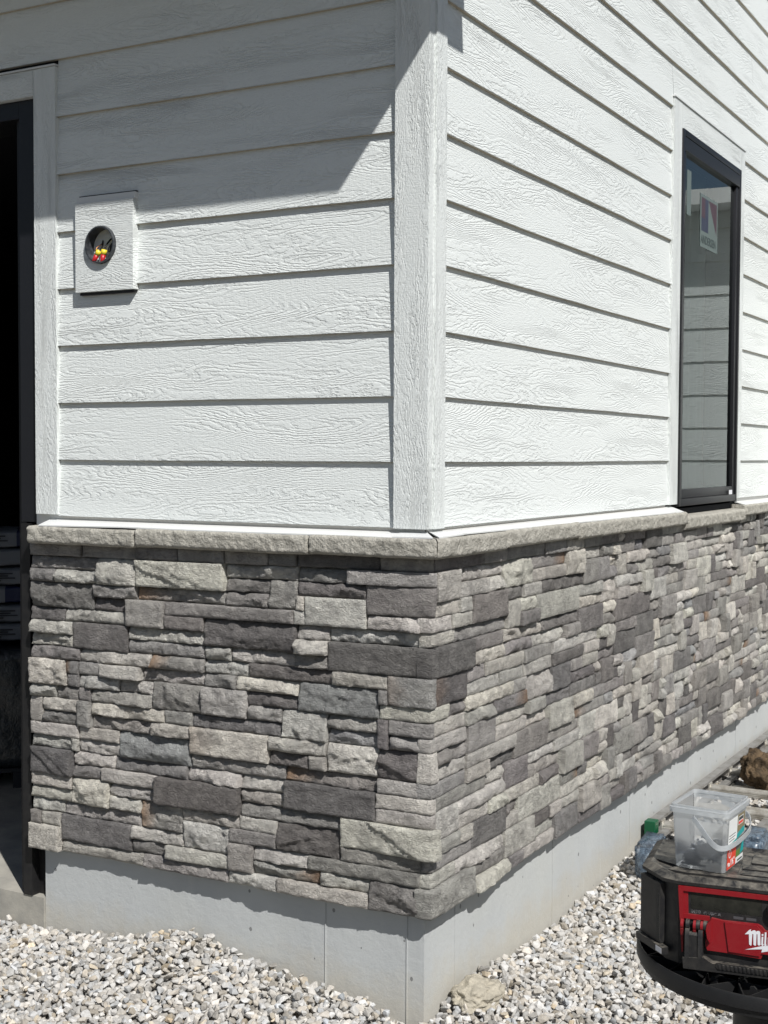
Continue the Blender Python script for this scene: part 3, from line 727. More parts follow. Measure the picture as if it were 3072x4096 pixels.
def trim(name, x0, x1, y0, y1, z0, z1, parent=None, vert=True, along='x', T_=None, b=.0012, **k):
    """textured board, grain running along z (vert) or along the named axis"""
    bm = bmesh.new(); bmesh.ops.create_cube(bm, size=1)
    for v in bm.verts: v.co = Vector((x0+(v.co.x+.5)*(x1-x0), y0+(v.co.y+.5)*(y1-y0), z0+(v.co.z+.5)*(z1-z0)))
    bmesh.ops.bevel(bm, geom=bm.edges[:], offset=b, segments=2, affect='EDGES')
    ly = bm.loops.layers.uv.new('grain'); ou, ov = random.uniform(0, 40), random.uniform(0, 40)
    for f in bm.faces:
        nrm = f.normal; 
        for l in f.loops:
            c_ = l.vert.co
            if vert: l[ly].uv = (c_.z+ou, (c_.x if abs(nrm.y) > abs(nrm.x) else c_.y)+ov)
            else: l[ly].uv = ((c_.x if along == 'x' else c_.y)+ou, c_.z+ov+(c_.y if abs(nrm.z) > .5 else 0))
    me = bpy.data.meshes.new(name); bm.to_mesh(me); bm.free(); me.materials.append(MTR)
    o = bpy.data.objects.new(name, me); link(o, parent or house, Matrix()); tag(o, **k); return o
# corner boards (left board laps over the right one)
ct = trim('corner_board', TL0, T, -.031, .002, -.1795, 3.3, label='left facing board of the white corner trim')
trim('corner_board', -.004, T+.0065, -.0015, .0605, -.1795, 3.3, label='right facing board of the white corner trim')
# the slit of shade behind the trim bottom and starter strip
g = G(); g.box(-1.40, -.002, -.0065, -.0005, -.206, -.166); g.box(.0005, .0065, -.004, 2.1, -.206, -.166); g.box(.0005, .0065, 3.23, 7, -.206, -.166)
g.build('starter_strip', MFL, house)
# sheathing behind (solid walls)
g = G(); g.box(-1.40, -.001, .0, .18, -.25, 1.23); g.box(-4.2, -.001, .0, .18, 1.23, 3.35)
g.box(-.18, -.001, .18, 2.203, -.25, 3.35); g.box(-.18, -.001, 3.137, 7, -.25, 3.35); g.box(-.18, -.001, 2.203, 3.137, 1.361, 3.35); g.box(-.18, -.001, 2.203, 3.137, -.25, -.2)
g.box(-4.2, -2.5, 0, .18, -1.41, 1.23)
g.build('wall_sheathing', MDARK, house)
# sloped white flashing on the cap
def flash(P_, name='drip_flashing'):
    g = G(); g.add(P_[0], P_[1]); return g.build(name, MFL, house)
def flv(pts_back, pts_front, th=.0018):
    V = []; n_ = len(pts_back)
    for p in pts_back: V.append(Vector(p))
    for p in pts_front: V.append(Vector(p))
    for p in pts_back: V.append(Vector(p)-Vector((0, 0, th)))
    for p in pts_front: V.append(Vector(p)-Vector((0, 0, th+.002)))
    F = []
    for i in range(n_-1):
        F += [(i, i+1, n_+i+1, n_+i), (2*n_+i, 3*n_+i, 3*n_+i+1, 2*n_+i+1), (n_+i, n_+i+1, 3*n_+i+1, 3*n_+i)]
    F += [(0, n_, 3*n_, 2*n_), (n_-1, 2*n_+n_-1, 3*n_+n_-1, n_+n_-1)]
    return V, F
xsL = [-1.34, -1.0, -.7, -.4, -.15, -.07]
flash(flv([(x, -.006, -.187) for x in xsL], [(x+(-.0 if i else .0), -.064, -.2005+.003*math.sin(i*2.1)*.3-(.004 if i == 0 else 0)) for i, x in enumerate(xsL)]))
flash(flv([(-.070, -.006, -.1862), (.003, -.006, -.1862)], [(-.070, -.064, -.1985), (.052, -.064, -.1972)]))
flash(flv([(.006, -.002, -.185), (.006, .1, -.1845)], [(.064, -.052, -.1965), (.064, .1, -.1945)]))
ysR = [.101, .4, .8, 1.2, 1.6, 2.0, 2.17]
flash(flv([(.006, y, -.1845) for y in ysR], [(.064, y, -.1935-.0022*i*.9) for i, y in enumerate(ysR)]))
flash(flv([(.006, 3.18, -.195), (.006, 4.4, -.195)], [(.064, 3.16, -.2055), (.064, 4.4, -.2055)]))

# ---------------- window on the right wall
win = empty('window', (0, 2.65, -.2), parent=house, label='tall narrow black framed window in the sunlit side wall')
X0, X1 = .045, .045
trim('trim_board', 0, .025, 2.100, 2.206, -.178, WZ, win)
trim('trim_board', 0, .025, 3.134, 3.222, -.178, WZ, win)
trim('trim_board', 0,   .0245, 2.2063, 3.1337, 1.358, WZ, win, vert=False, along='y')
g = G(); g.box(0, .03, 2.095, 3.23, WZ+.001, WZ+.006); g.build('head_flashing', MFL, win)
g = G(); fy0, fy1, fz0, fz1 = 2.207, 3.133, -.187, 1.357
def ringbox(g, x0, x1, ya, yb, za, zb, wy, wzb, wzt, b=.0015):
    g.box(x0, x1, ya, ya+wy, za, zb, b=b); g.box(x0, x1, yb-wy, yb, za, zb, b=b)
    g.box(x0+.0003, x1-.0003, ya+wy-.001, yb-wy+.001, za, za+wzb, b=b); g.box(x0+.0003, x1-.0003, ya+wy-.001, yb-wy+.001, zb-wzt, zb, b=b)
ringbox(g, -.10, .032, fy0, fy1, fz0, fz1, .022, .03, .026)
wf = g.build('frame', MBLK, win); autosmooth(wf)
g = G(); ringbox(g, -.06, .0245, fy0+.0225, fy1-.0225, fz0+.0305, fz1-.0265, .038, .038, .05)
ws = g.build('sash', MBLK, win); autosmooth(ws)
g = G(); g.box(-.05, .0315, fy0+.024, fy1-.024, fz1-.083, fz1-.029, b=.002); g.build('shade_housing', MBLK, win)
MGL = bpy.data.materials.new('window_glass'); MGL.use_nodes = True; nt_ = MGL.node_tree; nt_.nodes.clear()
out_ = nt_.nodes.new('ShaderNodeOutputMaterial'); mx = nt_.nodes.new('ShaderNodeMixShader'); fr = nt_.nodes.new('ShaderNodeFresnel'); gl = nt_.nodes.new('ShaderNodeBsdfGlossy'); tr = nt_.nodes.new('ShaderNodeBsdfTransparent')
fr.inputs[0].default_value = 2.2; gl.inputs['Roughness'].default_value = .004; gl.inputs[0].default_value = (.9, .95, .95, 1); tr.inputs[0].default_value = (.62, .72, .70, 1)
tc_ = nt_.nodes.new('ShaderNodeTexCoord'); nz_ = nt_.nodes.new('ShaderNodeTexNoise'); nz_.inputs['Scale'].default_value = 1.3; nz_.inputs['Detail'].default_value = 0; bp_ = nt_.nodes.new('ShaderNodeBump'); bp_.inputs['Distance'].default_value = .006
nt_.links.new(tc_.outputs['Object'], nz_.inputs['Vector']); nt_.links.new(nz_.outputs[0], bp_.inputs['Height']); nt_.links.new(bp_.outputs[0], gl.inputs['Normal'])
nt_.links.new(fr.outputs[0], mx.inputs[0]); nt_.links.new(tr.outputs[0], mx.inputs[1]); nt_.links.new(gl.outputs[0], mx.inputs[2]); nt_.links.new(mx.outputs[0], out_.inputs[0])
gy0, gy1, gz0, gz1 = fy0+.059, fy1-.059, fz0+.067, fz1-.075
mesh('glass_pane', [(.011, gy0, gz0), (.011, gy1, gz0), (.011, gy1, gz1), (.011, gy0, gz1)], [(0, 1, 2, 3)], MGL, win)
# translucent curtain inside
MCUR = mat('grey_curtain', (.42, .47, .46), .9); g = G(); pts = []
ys_ = np.linspace(gy0-.1, gy1+.1, 70); V = []; F = []
for y in ys_:
    x = -.13+.012*math.sin(y*34)+.006*math.sin(y*81+1); V += [(x, y, -.2), (x, y, 1.36)]
F = [(2*i, 2*i+2, 2*i+3, 2*i+1) for i in range(len(ys_)-1)]
mesh('curtain', V, F, MCUR, win, smooth=True)
g = G(); g.box(-.9, -.88, 2.0, 3.3, -.4, 1.5); g.box(-.88, -.15, 1.99, 2.0, -.4, 1.5); g.box(-.88, -.15, 3.3, 3.31, -.4, 1.5)
g.build('interior_lining', MDARK, win)
# window maker's sticker, the glass's dimming put into its dulled colours
MS1 = mat('sticker_pale', (.12, .155, .148), .5); MS2 = mat('sticker_navy', (.03, .038, .07), .5); MS3 = mat('sticker_maroon', (.06, .032, .045), .5); MS4 = mat('sticker_ink', (.05, .07, .07), .6)
def text(name, body, size, M4, material, parent, extr=.0004, bold=0.0, shear=0, align='LEFT', spacing=1.0, xs=1.0):
    cu = bpy.data.curves.new(name, 'FONT'); cu.body = body; cu.size = size; cu.extrude = extr; cu.offset = bold; cu.shear = shear; cu.align_x = align; cu.space_character = spacing
    ob = bpy.data.objects.new(name, cu); sc.collection.objects.link(ob); bpy.context.view_layer.update()
    me = bpy.data.meshes.new_from_object(ob.evaluated_get(bpy.context.evaluated_depsgraph_get()))
    bpy.data.objects.remove(ob); me.transform(M4 @ Matrix.Diagonal((xs, 1, 1, 1))); me.materials.clear(); me.materials.append(material)
    o = bpy.data.objects.new(name, me); link(o, parent, Matrix() if parent is None or parent is win else W[parent]); return o
def RX(x, y, z):   # text frame on the right wall: text x -> +y, text y -> +z, facing +x
    return Matrix(((0, 0, 1, x), (1, 0, 0, y), (0, 1, 0, z), (0, 0, 0, 1)))
sy0, sy1, sz0, sz1 = 2.525, 2.80, .925, 1.152
g = G(); xg = .0125
g.box(xg-.0005, xg, sy0, sy1, sz0, sz1, 0)
g.box(xg, xg+.0004, sy0+.018, sy0+.125, sz0+.07, sz1-.014, 1)
g.add([(xg+.0002, sy0+.128, sz1-.014), (xg+.0002, sy1-.016, sz1-.014), (xg+.0002, sy1-.016, sz0+.075)], [(0, 1, 2)], 2)
g.box(xg+.0003, xg+.0006, sy0+.018, sy0+.075, sz1-.10, sz1-.014, 2)
g.build('sticker', [MS1, MS2, MS3], win)
text('sticker_text', 'ANDERSEN', .050, RX(xg+.0008, sy0+.012, sz0+.018), MS4, win, .0002, .0006, xs=.93)
g = G(); g.box(.0115, .0122, gy0+.06, gy0+.12, 1.03, 1.215); g.build('sticker', MS1, win)
g = G(); g.box(.0322, .0328, 2.99, 3.045, fz0+.032, fz0+.052); g.build('label_tag', MWP, win)

# ---------------- doorway on the left wall
door = empty('doorway', (-1.95, 0, -1.415), parent=house, label='dark open doorway with a black frame and white casing')
trim('trim_board', -1.3865, DT, -.025, .002, -.1725, DTOP-.012, door)
trim('trim_board', -2.62, -1.3867, -.0245, .002, 1.142, DTOP-.012, door, vert=False)
g = G(); g.box(-2.65, DT+.002, -.030, 0, DTOP-.011, DTOP-.006); g.build('head_flashing', MFL, door)
g = G(); g.box(-1.4685, -1.39, -.004, .16, -.20, 1.14, b=.001); g.box(-2.6, -1.4687, -.004, .16, 1.085, 1.14, b=.001)
g.box(-1.50, -1.4687, .02, .16, -1.414, 1.0848, b=.001)
g.box(-2.62, -2.54, -.004, .16, -1.414, 1.14, b=.001)
g.build('door_frame', MBLK, door)
g = G(); g.prism([(-1.462, -.012), (-1.425, -.012), (-1.425, .022), (-1.384, .022), (-1.384, .12), (-1.462, .12)], -1.414, -.205, 'z')
g.build('jamb_post', MBLKM, door)

# ---------------- mounting block with wires
blk = empty('mounting_block', (-1.0915, -.02, .52), parent=house, label='square white fixture block with an open round electrical box')
bx0, bx1, bz0, bz1 = -1.2045, -.9785, .517, .787; cx, cz, cr = -1.100, .6555, .0575
def ring(g, prof, n=40, m=0):
    Tm = Matrix(((1, 0, 0, cx), (0, 0, 1, 0), (0, 1, 0, cz), (0, 0, 0, 1))); g.lathe(prof, n=n, m=m, T=Tm)
# front plate with a round hole
V = []; F = []; UV = []; n_ = 48
for k in range(n_):
    a = 2*math.pi*(k+.5)/n_; c_, s_ = math.cos(a), math.sin(a)
    jag_ = 1+(.035*math.sin(a*9)+.03*math.sin(a*23) if 2.2 < a < 3.4 else 0)
    V.append((cx+cr*jag_*c_, -.037, cz+cr*jag_*s_))
    t_ = min((bx1-cx)/c_ if c_ > 0 else (bx0-cx)/c_, (bz1-cz)/s_ if s_ > 0 else (bz0-cz)/s_)
    V.append((cx+t_*c_, -.037, cz+t_*s_))
crn = [(bx1, bz1), (bx0, bz1), (bx0, bz0), (bx1, bz0)]; ci = []
for p in crn: ci.append(len(V)); V.append((p[0], -.037, p[1]))
for k in range(n_):
    k2 = (k+1) % n_; o1, o2 = 2*k+1, 2*k2+1
    a1, a2 = V[o1], V[o2]
    if abs(a1[0]-a2[0]) > 1e-5 and abs(a1[2]-a2[2]) > 1e-5:
        c0 = min(range(4), key=lambda q: abs(crn[q][0]-a1[0])+abs(crn[q][1]-a1[2])+abs(crn[q][0]-a2[0])+abs(crn[q][1]-a2[2]))
        F.append((2*k, o1, ci[c0], o2, 2*k2))
    else: F.append((2*k, o1, o2, 2*k2))
b_ = len(V)
side = [(bx0, bz0), (bx1, bz0), (bx1, bz1), (bx0, bz1)]
for p in side: V.append((p[0], -.037, p[1]))
for p in side: V.append((p[0], -.008, p[1]))
for k in range(4): F.append((b_+k, b_+4+k, b_+4+(k+1) % 4, b_+(k+1) % 4))
b_ = len(V)
for k in range(n_): V.append((V[2*k][0], -.012, V[2*k][2]))
for k in range(n_): F.append((2*k, 2*((k+1) % n_), b_+(k+1) % n_, b_+k))
pl = mesh('face_plate', V, F, MTR, blk); uvl = pl.data.uv_layers.new(name='grain')
for l in pl.data.loops: co = pl.data.vertices[l.vertex_index].co; uvl.data[l.index].uv = (co.x+co.y+13.37, co.z+5.2)
bm = bmesh.new(); bm.from_mesh(pl.data); bmesh.ops.recalc_face_normals(bm, faces=bm.faces); bm.to_mesh(pl.data); bm.free()
g = G(); g.box(-1.2035, -.9755, -.031, -.004, .7875, .808, b=.001); g.build('top_flange', MFL, blk)
g = G(); g.box(-1.2, -.976, -.023, -.006, .8085, .8125); g.build('top_gap_shade', MBLK, blk)  # thin black strip standing in for the shade above the flange
g = G(); g.box(-1.2, -.985, -.022, -.006, .5085, .5165); g.build('bottom_flange', MBLK, blk)
MBOX = simple_rough('grey_box_plastic', (.02, .023, .026), (.075, .08, .088), 60, .35, .0003, 60, .5)
g = G(); ring(g, [(cr-.001, -.049), (cr-.001, -.006), (cr-.001, .06), (.001, .062)]); 
ring(g, [(cr-.001, -.049), (cr-.0055, -.049), (cr-.0055, .06)])
jb = g.build('junction_box', MBOX, blk); autosmooth(jb, 40)
MWB = mat('black_wire', (.01, .01, .01), .4); MCU = mat('copper_wire', (.75, .36, .2), .3, .5, 1.0); MNR = mat('red_cap', (.50, .02, .025), .35); MNY = mat('yellow_cap', (.85, .68, .05), .35)
for P_, r_ in ((((cx-.03, .02, cz+.03), (cx-.018, -.01, cz+.02), (cx-.008, -.022, cz+.0), (cx-.006, -.034, cz-.012)), .0026),
               (((cx+.035, .02, cz+.035), (cx+.02, -.01, cz+.025), (cx+.012, -.025, cz+.005), (cx+.014, -.036, cz-.010)), .0028),
               (((cx+.042, .015, cz+.01), (cx+.040, -.02, cz+.008), (cx+.030, -.030, cz-.004), (cx+.026, -.034, cz-.022)), .0052)):
    g = G(); g.tube(smoothpath(P_, 2), r_); g.build('wire', MWB, blk, smooth=True)
g = G(); g.tube([(cx-.012, -.0, cz+.02), (cx-.025, -.03, cz-.006), (cx-.024, -.038, cz-.016), (cx-.010, -.036, cz-.015)], .0018); g.build('wire', MCU, blk, smooth=True, label='bare copper wire')
for (px, pz, ang) in ((cx-.006, cz-.0175, -32), (cx+.014, cz-.016, -10)):
    d = Vector((math.sin(R(ang)), -.1, -math.cos(R(ang)))); p = Vector((px, -.040, pz)) 
    g = G(); g.tube([p, p+d*.015], [.0090, .0084], 12, 0); g.tube([p+d*.015, p+d*.036, p+d*.039], [.0080, .0062, .004], 10, 1)
    o_ = g.build('wire_connector', [MNY, MNR], blk, smooth=True, label='red and yellow twist wire cap')

# ---------------- eave over the doorway side, roof, return wing
MSOF = mat('white_soffit', (.72, .73, .72), .6)
g = G(); ZE = 1.65; XE = .025+.74*(ZE-1.1407); YD = -(.012+(ZE-.73)*.545); YB = .177-(XE-.012)*.7365
g.box(-5.2, XE, YD, YB, ZE, ZE+.34); g.box(-5.2, -.02, YB, -.02, ZE, ZE+.34)
g.build('eave', MSOF, house, label='white eave over the doorway side')
g = G(); g.prism([(YD-.03, ZE+.34), (-.03, ZE+.34), (-.03, ZE+.9)], -5.2, XE+.02, 'x'); g.build('eave_roof', mat('dark_shingles', (.05, .05, .052), .9), house)
g = G(); g.box(-6, .3, -.45, 7.2, 3.36, 3.5); g.build('roof', MSOF, house)
# return wing: wall facing the camera's side, seen mirrored in the window
ry = 4.02
Q = []; i = 0
while -EX+i*EX < 1.32:
    zb = -EX+i*EX; zt = min(zb+EX, 1.34)
    Q.append(([(.02, ry-.016, zb), (4.5, ry-.016, zb), (4.5, ry-.008, zt+.01), (.02, ry-.008, zt+.01)], [(5+i, i*3), (9.5+i, i*3), (9.5+i, i*3+EX), (5+i, i*3+EX)], 0))
    Q.append(([(.02, ry, zb), (4.5, ry, zb), (4.5, ry-.016, zb), (.02, ry-.016, zb)], [(0, 0)]*4, 1)); i += 1
uvmesh('wing_siding', Q, [MW, MEDGE], house, label='white lap siding of the return wing')
g = G(); g.box(.0, 4.5, ry, ry+.2, -1.6, 1.34); g.build('wing_wall', MF, house)
g = G(); g.box(.02, 4.7, ry-.235, ry+2.5, 1.34, 1.42); g.build('wing_eave', MSOF, house)

# ---------------- room behind the doorway
g = G(); g.box(-6, -.2, .2, 4.4, 1.3, 1.35); g.box(-6, -.2, 4.4, 4.45, -1.4, 1.35); g.box(-6.05, -6, .2, 4.45, -1.4, 1.35); g.box(-.30, -.22, .2, 4.4, -1.4, 1.3); g.box(-6, -2.55, .18, .2, -1.41, 1.35)
g.build('interior_walls', MDARK, house)
MSL = simple_rough('floor_slab_concrete', (.40, .38, .33), (.27, .26, .235), 9, .85, .0015, 40)
g = G(); g.box(-6, -1.379, -.008, 4.4, -1.9, -1.415); sl = g.build('floor_slab', MSL, kind='structure')
# bags of mortar mix
MBAG = mat('grey_white_bag', (.20, .215, .24), .6); MBAGN = mat('navy_print', (.01, .018, .07), .5); MBI = mat('bag_ink', (.04, .045, .06), .6)
MWRAP = simple_rough('dark_shrink_wrap', (.012, .016, .02), (.03, .038, .045), 14, .3, .01, 14, .6)
def bag(loc, rz, band):
    b = empty('mortar_bag', loc, rz)
    bm = bmesh.new(); bmesh.ops.create_cube(bm, size=1); bmesh.ops.subdivide_edges(bm, edges=bm.edges[:], cuts=9, use_grid_fill=True)
    for v in bm.verts:
        x, y, z = v.co; f = 1-.75*max(0, abs(x*2)-.75)*2; f2 = 1-.45*max(0, abs(y*2)-.7)*2
        v.co = Vector((x*.5+.004*math.sin(y*30), y*.34+.004*math.sin(x*22), z*.105*f*f2+.052+.004*math.sin(x*17+y*13)))
    V = [v.co.copy() for v in bm.verts]; F = [[v.index for v in f.verts] for f in bm.faces]
    mi = [1 if (band and (.02 < sum(V[i].x for i in f)/len(f) < .13)) else 0 for f in F]; bm.free()
    mesh('sack', V, F, [MBAG, MBAGN], b, local=True, smooth=True, mats=mi)
    for q in range(4):
        g = G(); g.box(-.17, -.17+(.12, .10, .13, .07)[q], -.178, -.172, .066-q*.013, .073-q*.013); g.build('printed_line', MBI, b, local=True)
    return b
labs = ['topmost mortar bag of the stack inside the dark doorway', 'second mortar bag down inside the dark doorway', 'third mortar bag down, white with dark print', 'fourth mortar bag down with a navy band', 'fifth mortar bag down, white with dark print', 'lowest uncovered mortar bag above the wrapped pallet load']
dirv = Vector((math.cos(R(45)), math.sin(R(45)), 0)); zc = -.395
for i, lb in enumerate(labs):
    off = (.0, -.05, .03, -.06, .04, .02)[i]
    b = bag((-2.71+off*.7, 1.25+off*.7, zc-i*.082), R(43+(i % 2)*3), i in (0, 3)); b.scale = (1, 1, .78); tag(b, lb, 'mortar bag', 'mortar bags stacked in the doorway')
g = G(); 
V = []; F = []
gx_, gy_, gz_ = 16, 4, 14
bm = bmesh.new(); bmesh.ops.create_cube(bm, size=1); bmesh.ops.subdivide_edges(bm, edges=bm.edges[:], cuts=11, use_grid_fill=True)
for v in bm.verts:
    x, y, z = v.co; k = .018*math.sin(z*38+x*3)+.01*math.sin(x*21+z*11); nn = Vector((x, y, 0)).normalized() if abs(x)+abs(y) > .01 else Vector((0, 0, 0))
    v.co = Vector((x*1.0, y*.7, z*.50))+nn*k
V = [v.co.copy() for v in bm.verts]; F = [[v.index for v in f.verts] for f in bm.faces]; bm.free()
wr = empty('wrapped_pallet_load', (-2.72, 1.27, -1.415), R(45), label='dark shrink wrapped pallet load under the mortar bags', cat='pallet load')
mesh('shrink_wrap', [v+Vector((0, 0, .34)) for v in V], F, MWRAP, wr, local=True, smooth=True)
g = G()
for k in range(5): g.box(-.5, .5, -.35+k*.155, -.27+k*.155, .068, .085)
for x in (-.48, -.04, .40): g.box(x, x+.09, -.35, .35, .0, .067)
g.build('pallet', MDARK, wr, local=True)

# ------------------------------------------------------------------ rock at the corner
MROCK = simple_rough('tan_limestone', (.50, .455, .365), (.34, .31, .25), 24, .9, .014, 38)
def lump(name, loc, sx, sy, sz, seed, material, amp=.25, sub=5, fr=2.2, **k):
    bm = bmesh.new(); bmesh.ops.create_icosphere(bm, subdivisions=sub, radius=1)
    P_ = np.array([v.co[:] for v in bm.verts])
    d = 1+amp*fbm(P_[:, 0]*fr+seed, P_[:, 1]*fr, P_[:, 2]*fr, seed, 5, .55)
    Q_ = P_*d[:, None]*np.array([sx, sy, sz])
    F = [[v.index for v in f.verts] for f in bm.faces]; bm.free()
    o = bpy.data.objects.new(name, bpy.data.meshes.new(name)); o.data.from_pydata([tuple(q) for q in Q_], [], F); o.data.materials.append(material)
    o.data.polygons.foreach_set('use_smooth', np.ones(len(F), bool)); o.data.update(); link(o, None, Matrix.Translation(loc)); tag(o, **k); return o
lump('rock', (.078, .185, -1.508), .068, .092, .045, 3, MROCK, .40, label='rough tan fieldstone resting on the gravel by the corner', cat='rock')

# ------------------------------------------------------------------ ladder along the side wall
lad = empty('extension_ladder', (.25, 2.6, -1.49), label='aluminium extension ladder lying flat beside the side wall', cat='ladder')
ZR0, ZR1 = -1.492, -1.415
def rail(x0, x1, y0, y1, z0, z1, flip=1):
    g = G(); w_ = .0025; g.box(x0, x0+w_, y0, y1, z0, z1) if flip > 0 else g.box(x1-w_, x1, y0, y1, z0, z1)
    g.box(x0+.0001, x1-.0001, y0+.0001, y1-.0001, z1-.004, z1+.0003); g.box(x0+.0001, x1-.0001, y0+.0001, y1-.0001, z0-.0003, z0+.004)
    g.box(x0, x0+.004, y0, y1, z1-.012, z1-.004) if flip < 0 else g.box(x1-.004, x1, y0, y1, z1-.012, z1-.004)
    return g
rail(.022, .060, 1.86, 5.6, ZR0+.0, ZR1+.0).build('side_rail', MALD, lad)
rail(.44, .475, 1.86, 5.6, ZR0, ZR1, -1).build('side_rail', MALD, lad)
rail(.075, .105, 1.62, 5.2, ZR0-.03, ZR1-.035).build('side_rail', MALD, lad, label='inner rail of the lower ladder section')
rail(.385, .420, 1.62, 5.2, ZR0-.03, ZR1-.035, -1).build('side_rail', MALD, lad)
def rung(y, z, x0, x1, name='rung'):
    g = G(); pr = [(y-.017, z-.018), (y+.017, z-.018), (y+.017, z+.006), (y+.012, z+.015), (y+.004, z+.018), (y-.004, z+.018), (y-.012, z+.015), (y-.017, z+.006)]
    g.prism(pr, x0, x1, 'x')
    for q in range(3): g.box(x0, x1, y-.0185, y-.0165, z-.015+q*.0075, z-.012+q*.0075)
    for xx in (x0+.001, x1-.008): g.box(xx, xx+.006, y-.024, y+.024, z-.026, z+.022)
    return g.build(name, MALU, lad)
for k in range(11): rung(1.935+.3333*k*1.03, -1.443, .0625, .437)
for k in range(10): rung(1.80+.3333*k*1.03, -1.487, .107, .383)
g = G(); g.box(.018, .062, 1.845, 1.895, ZR0-.002, ZR1+.003, b=.003); g.build('end_cap', MGRN, lad, label='green plastic end cap')
def foot(x, y, name='foot_cover'):
    bm = bmesh.new(); bmesh.ops.create_cube(bm, size=1); bmesh.ops.bevel(bm, geom=bm.edges[:], offset=.12, segments=4, affect='EDGES')
    bmesh.ops.subdivide_edges(bm, edges=bm.edges[:], cuts=2, use_grid_fill=True)
    for v in bm.verts:
        c_ = v.co; ns = float(fbm(np.array([c_.x*3+x*9]), np.array([c_.y*3]), np.array([c_.z*3]), 4, 3)[0]); c_ *= 1+.08*ns
        v.co = Vector((x+c_.x*.085, y+c_.y*.14, -1.447+c_.z*.13+.02*c_.y))
    V = [v.co.copy() for v in bm.verts]; F = [[v.index for v in f.verts] for f in bm.faces]; bm.free()
    return mesh(name, V, F, MBLU, lad, smooth=True, label='hazy blue plastic cover on the ladder foot')
foot(.150, 1.52); foot(.46, 1.80)
# clod of dried earth and straw on the ladder
MCL = simple_rough('brown_dried_earth', (.19, .13, .075), (.025, .019, .013), 22, .95, .03, 45)
lump('earth_clod', (.235, 2.83, -1.385), .085, .10, .085, 12, MCL, .55, 5, 2.6, label='rough brown clump of dried earth lying on the ladder', cat='clod')

# ------------------------------------------------------------------ stool with radio
GS = .932; RZ = R(8.5); RP = CAMP+(Vector((.8104, -.3538, -.9218))-CAMP)*GS
SG = Matrix.Diagonal((GS, GS, GS, 1))
TM = Matrix.Translation(RP) @ Matrix.Rotation(RZ, 4, 'Z') @ SG
sc_c = TM @ Vector((.2, .228, 0))
stool = empty('round_work_stool', (sc_c.x, sc_c.y, -1.535), gs=GS, label='round black plastic stool with ribbed tray holding the radio', cat='stool')
hz = lambda z: (RP.z+z*GS+1.535)/GS       # radio-local height -> stool-local height
g = G(); RR = .322; zt_ = hz(-.19)
g.lathe([(RR-.006, zt_-.040), (RR-.004, zt_), (RR+.0, zt_+.001), (RR+.002, zt_-.003), (RR+.003, zt_-.028), (RR-.003, zt_-.031), (RR-.004, zt_-.044), (RR-.012, zt_-.048), (.11, zt_-.052)], n=96)
g.lathe([(RR-.006, zt_-.040), (.03, zt_-.043)], n=96)
o_ = g.build('tray', MBS, stool, local=True); autosmooth(o_, 40)
g = G()
def rib(p, q, h0, h1, w_=.0028):
    p = Vector(p); q = Vector(q); d = (q-p); nn = Vector((-d.y, d.x)).normalized()*w_/2
    V = []
    for z in (h0, h1):
        V += [(p.x-nn.x, p.y-nn.y, z), (q.x-nn.x, q.y-nn.y, z), (q.x+nn.x, q.y+nn.y, z), (p.x+nn.x, p.y+nn.y, z)]
    g.add(V, [(0, 3, 2, 1), (4, 5, 6, 7), (0, 1, 5, 4), (1, 2, 6, 5), (2, 3, 7, 6), (3, 0, 4, 7)])
NA = 20
for k in range(NA):
    a0 = 2*math.pi*k/NA; a1 = 2*math.pi*(k+.5)/NA; a2 = 2*math.pi*(k+1)/NA
    P1 = (.318*math.cos(a0), .318*math.sin(a0)); P2 = (.235*math.cos(a1), .235*math.sin(a1)); P3 = (.318*math.cos(a2), .318*math.sin(a2)); P0_ = (.235*math.cos(a1-2*math.pi/NA), .235*math.sin(a1-2*math.pi/NA)); P4 = (.15*math.cos(a0), .15*math.sin(a0))
    rib(P1, P2, zt_-.042, zt_-.006); rib(P2, P3, zt_-.042, zt_-.006); rib(P0_, P2, zt_-.042, zt_-.007); rib(P2, P4, zt_-.042, zt_-.008); rib(P0_, P4, zt_-.042, zt_-.008)
g.build('ribs', MBS, stool, local=True)
g = G()
for k in (0, 2, 3, 5, 6):
    a = -1.9+k*.17; rr_ = .262-.012*(k % 2); c_, s_ = math.cos(a), math.sin(a)
    Tq = Matrix.Translation((rr_*c_, rr_*s_, zt_-.042)) @ Matrix.Rotation(a+math.pi/2, 4, 'Z')
    g = G(); g.prism([(-.011, 0), (.011, 0), (.009, .036), (.003, .042), (-.005, .040)], -.003, .003, 'y', T=Tq)
    g.build('clip_tab', MBS, stool, local=True)
g = G(); g.lathe([(.102, zt_-.05), (.102, .03), (.125, .02), (.19, .012), (.19, 0), (0, 0)], n=64)
o_ = g.build('pedestal', MBS, stool, local=True); autosmooth(o_, 40)
# --- radio charger
radio = empty('jobsite_radio', (RP.x, RP.y, RP.z-.178*GS), RZ, gs=GS, label='dusty black and red jobsite radio charger on the round stool', cat='radio')
ZO = .178
def rb(g, name, m_, par=None, sm=True, **k):
    g.V = [(v[0], v[1], v[2]+ZO) for v in g.V]; o = g.build(name, m_, par or radio, local=True, **k)
    if sm: autosmooth(o, 30)
    return o
WX = .385; WD = .285
foot_ = [(-.028, .022), (.0, .004), (WX, .004), (WX+.03, .022), (WX+.085, .09), (WX+.085, WD), (-.085, WD), (-.085, .09)]
g = G(); g.prism(foot_, -.160, .004, 'z'); rb(g, 'body', MBP)
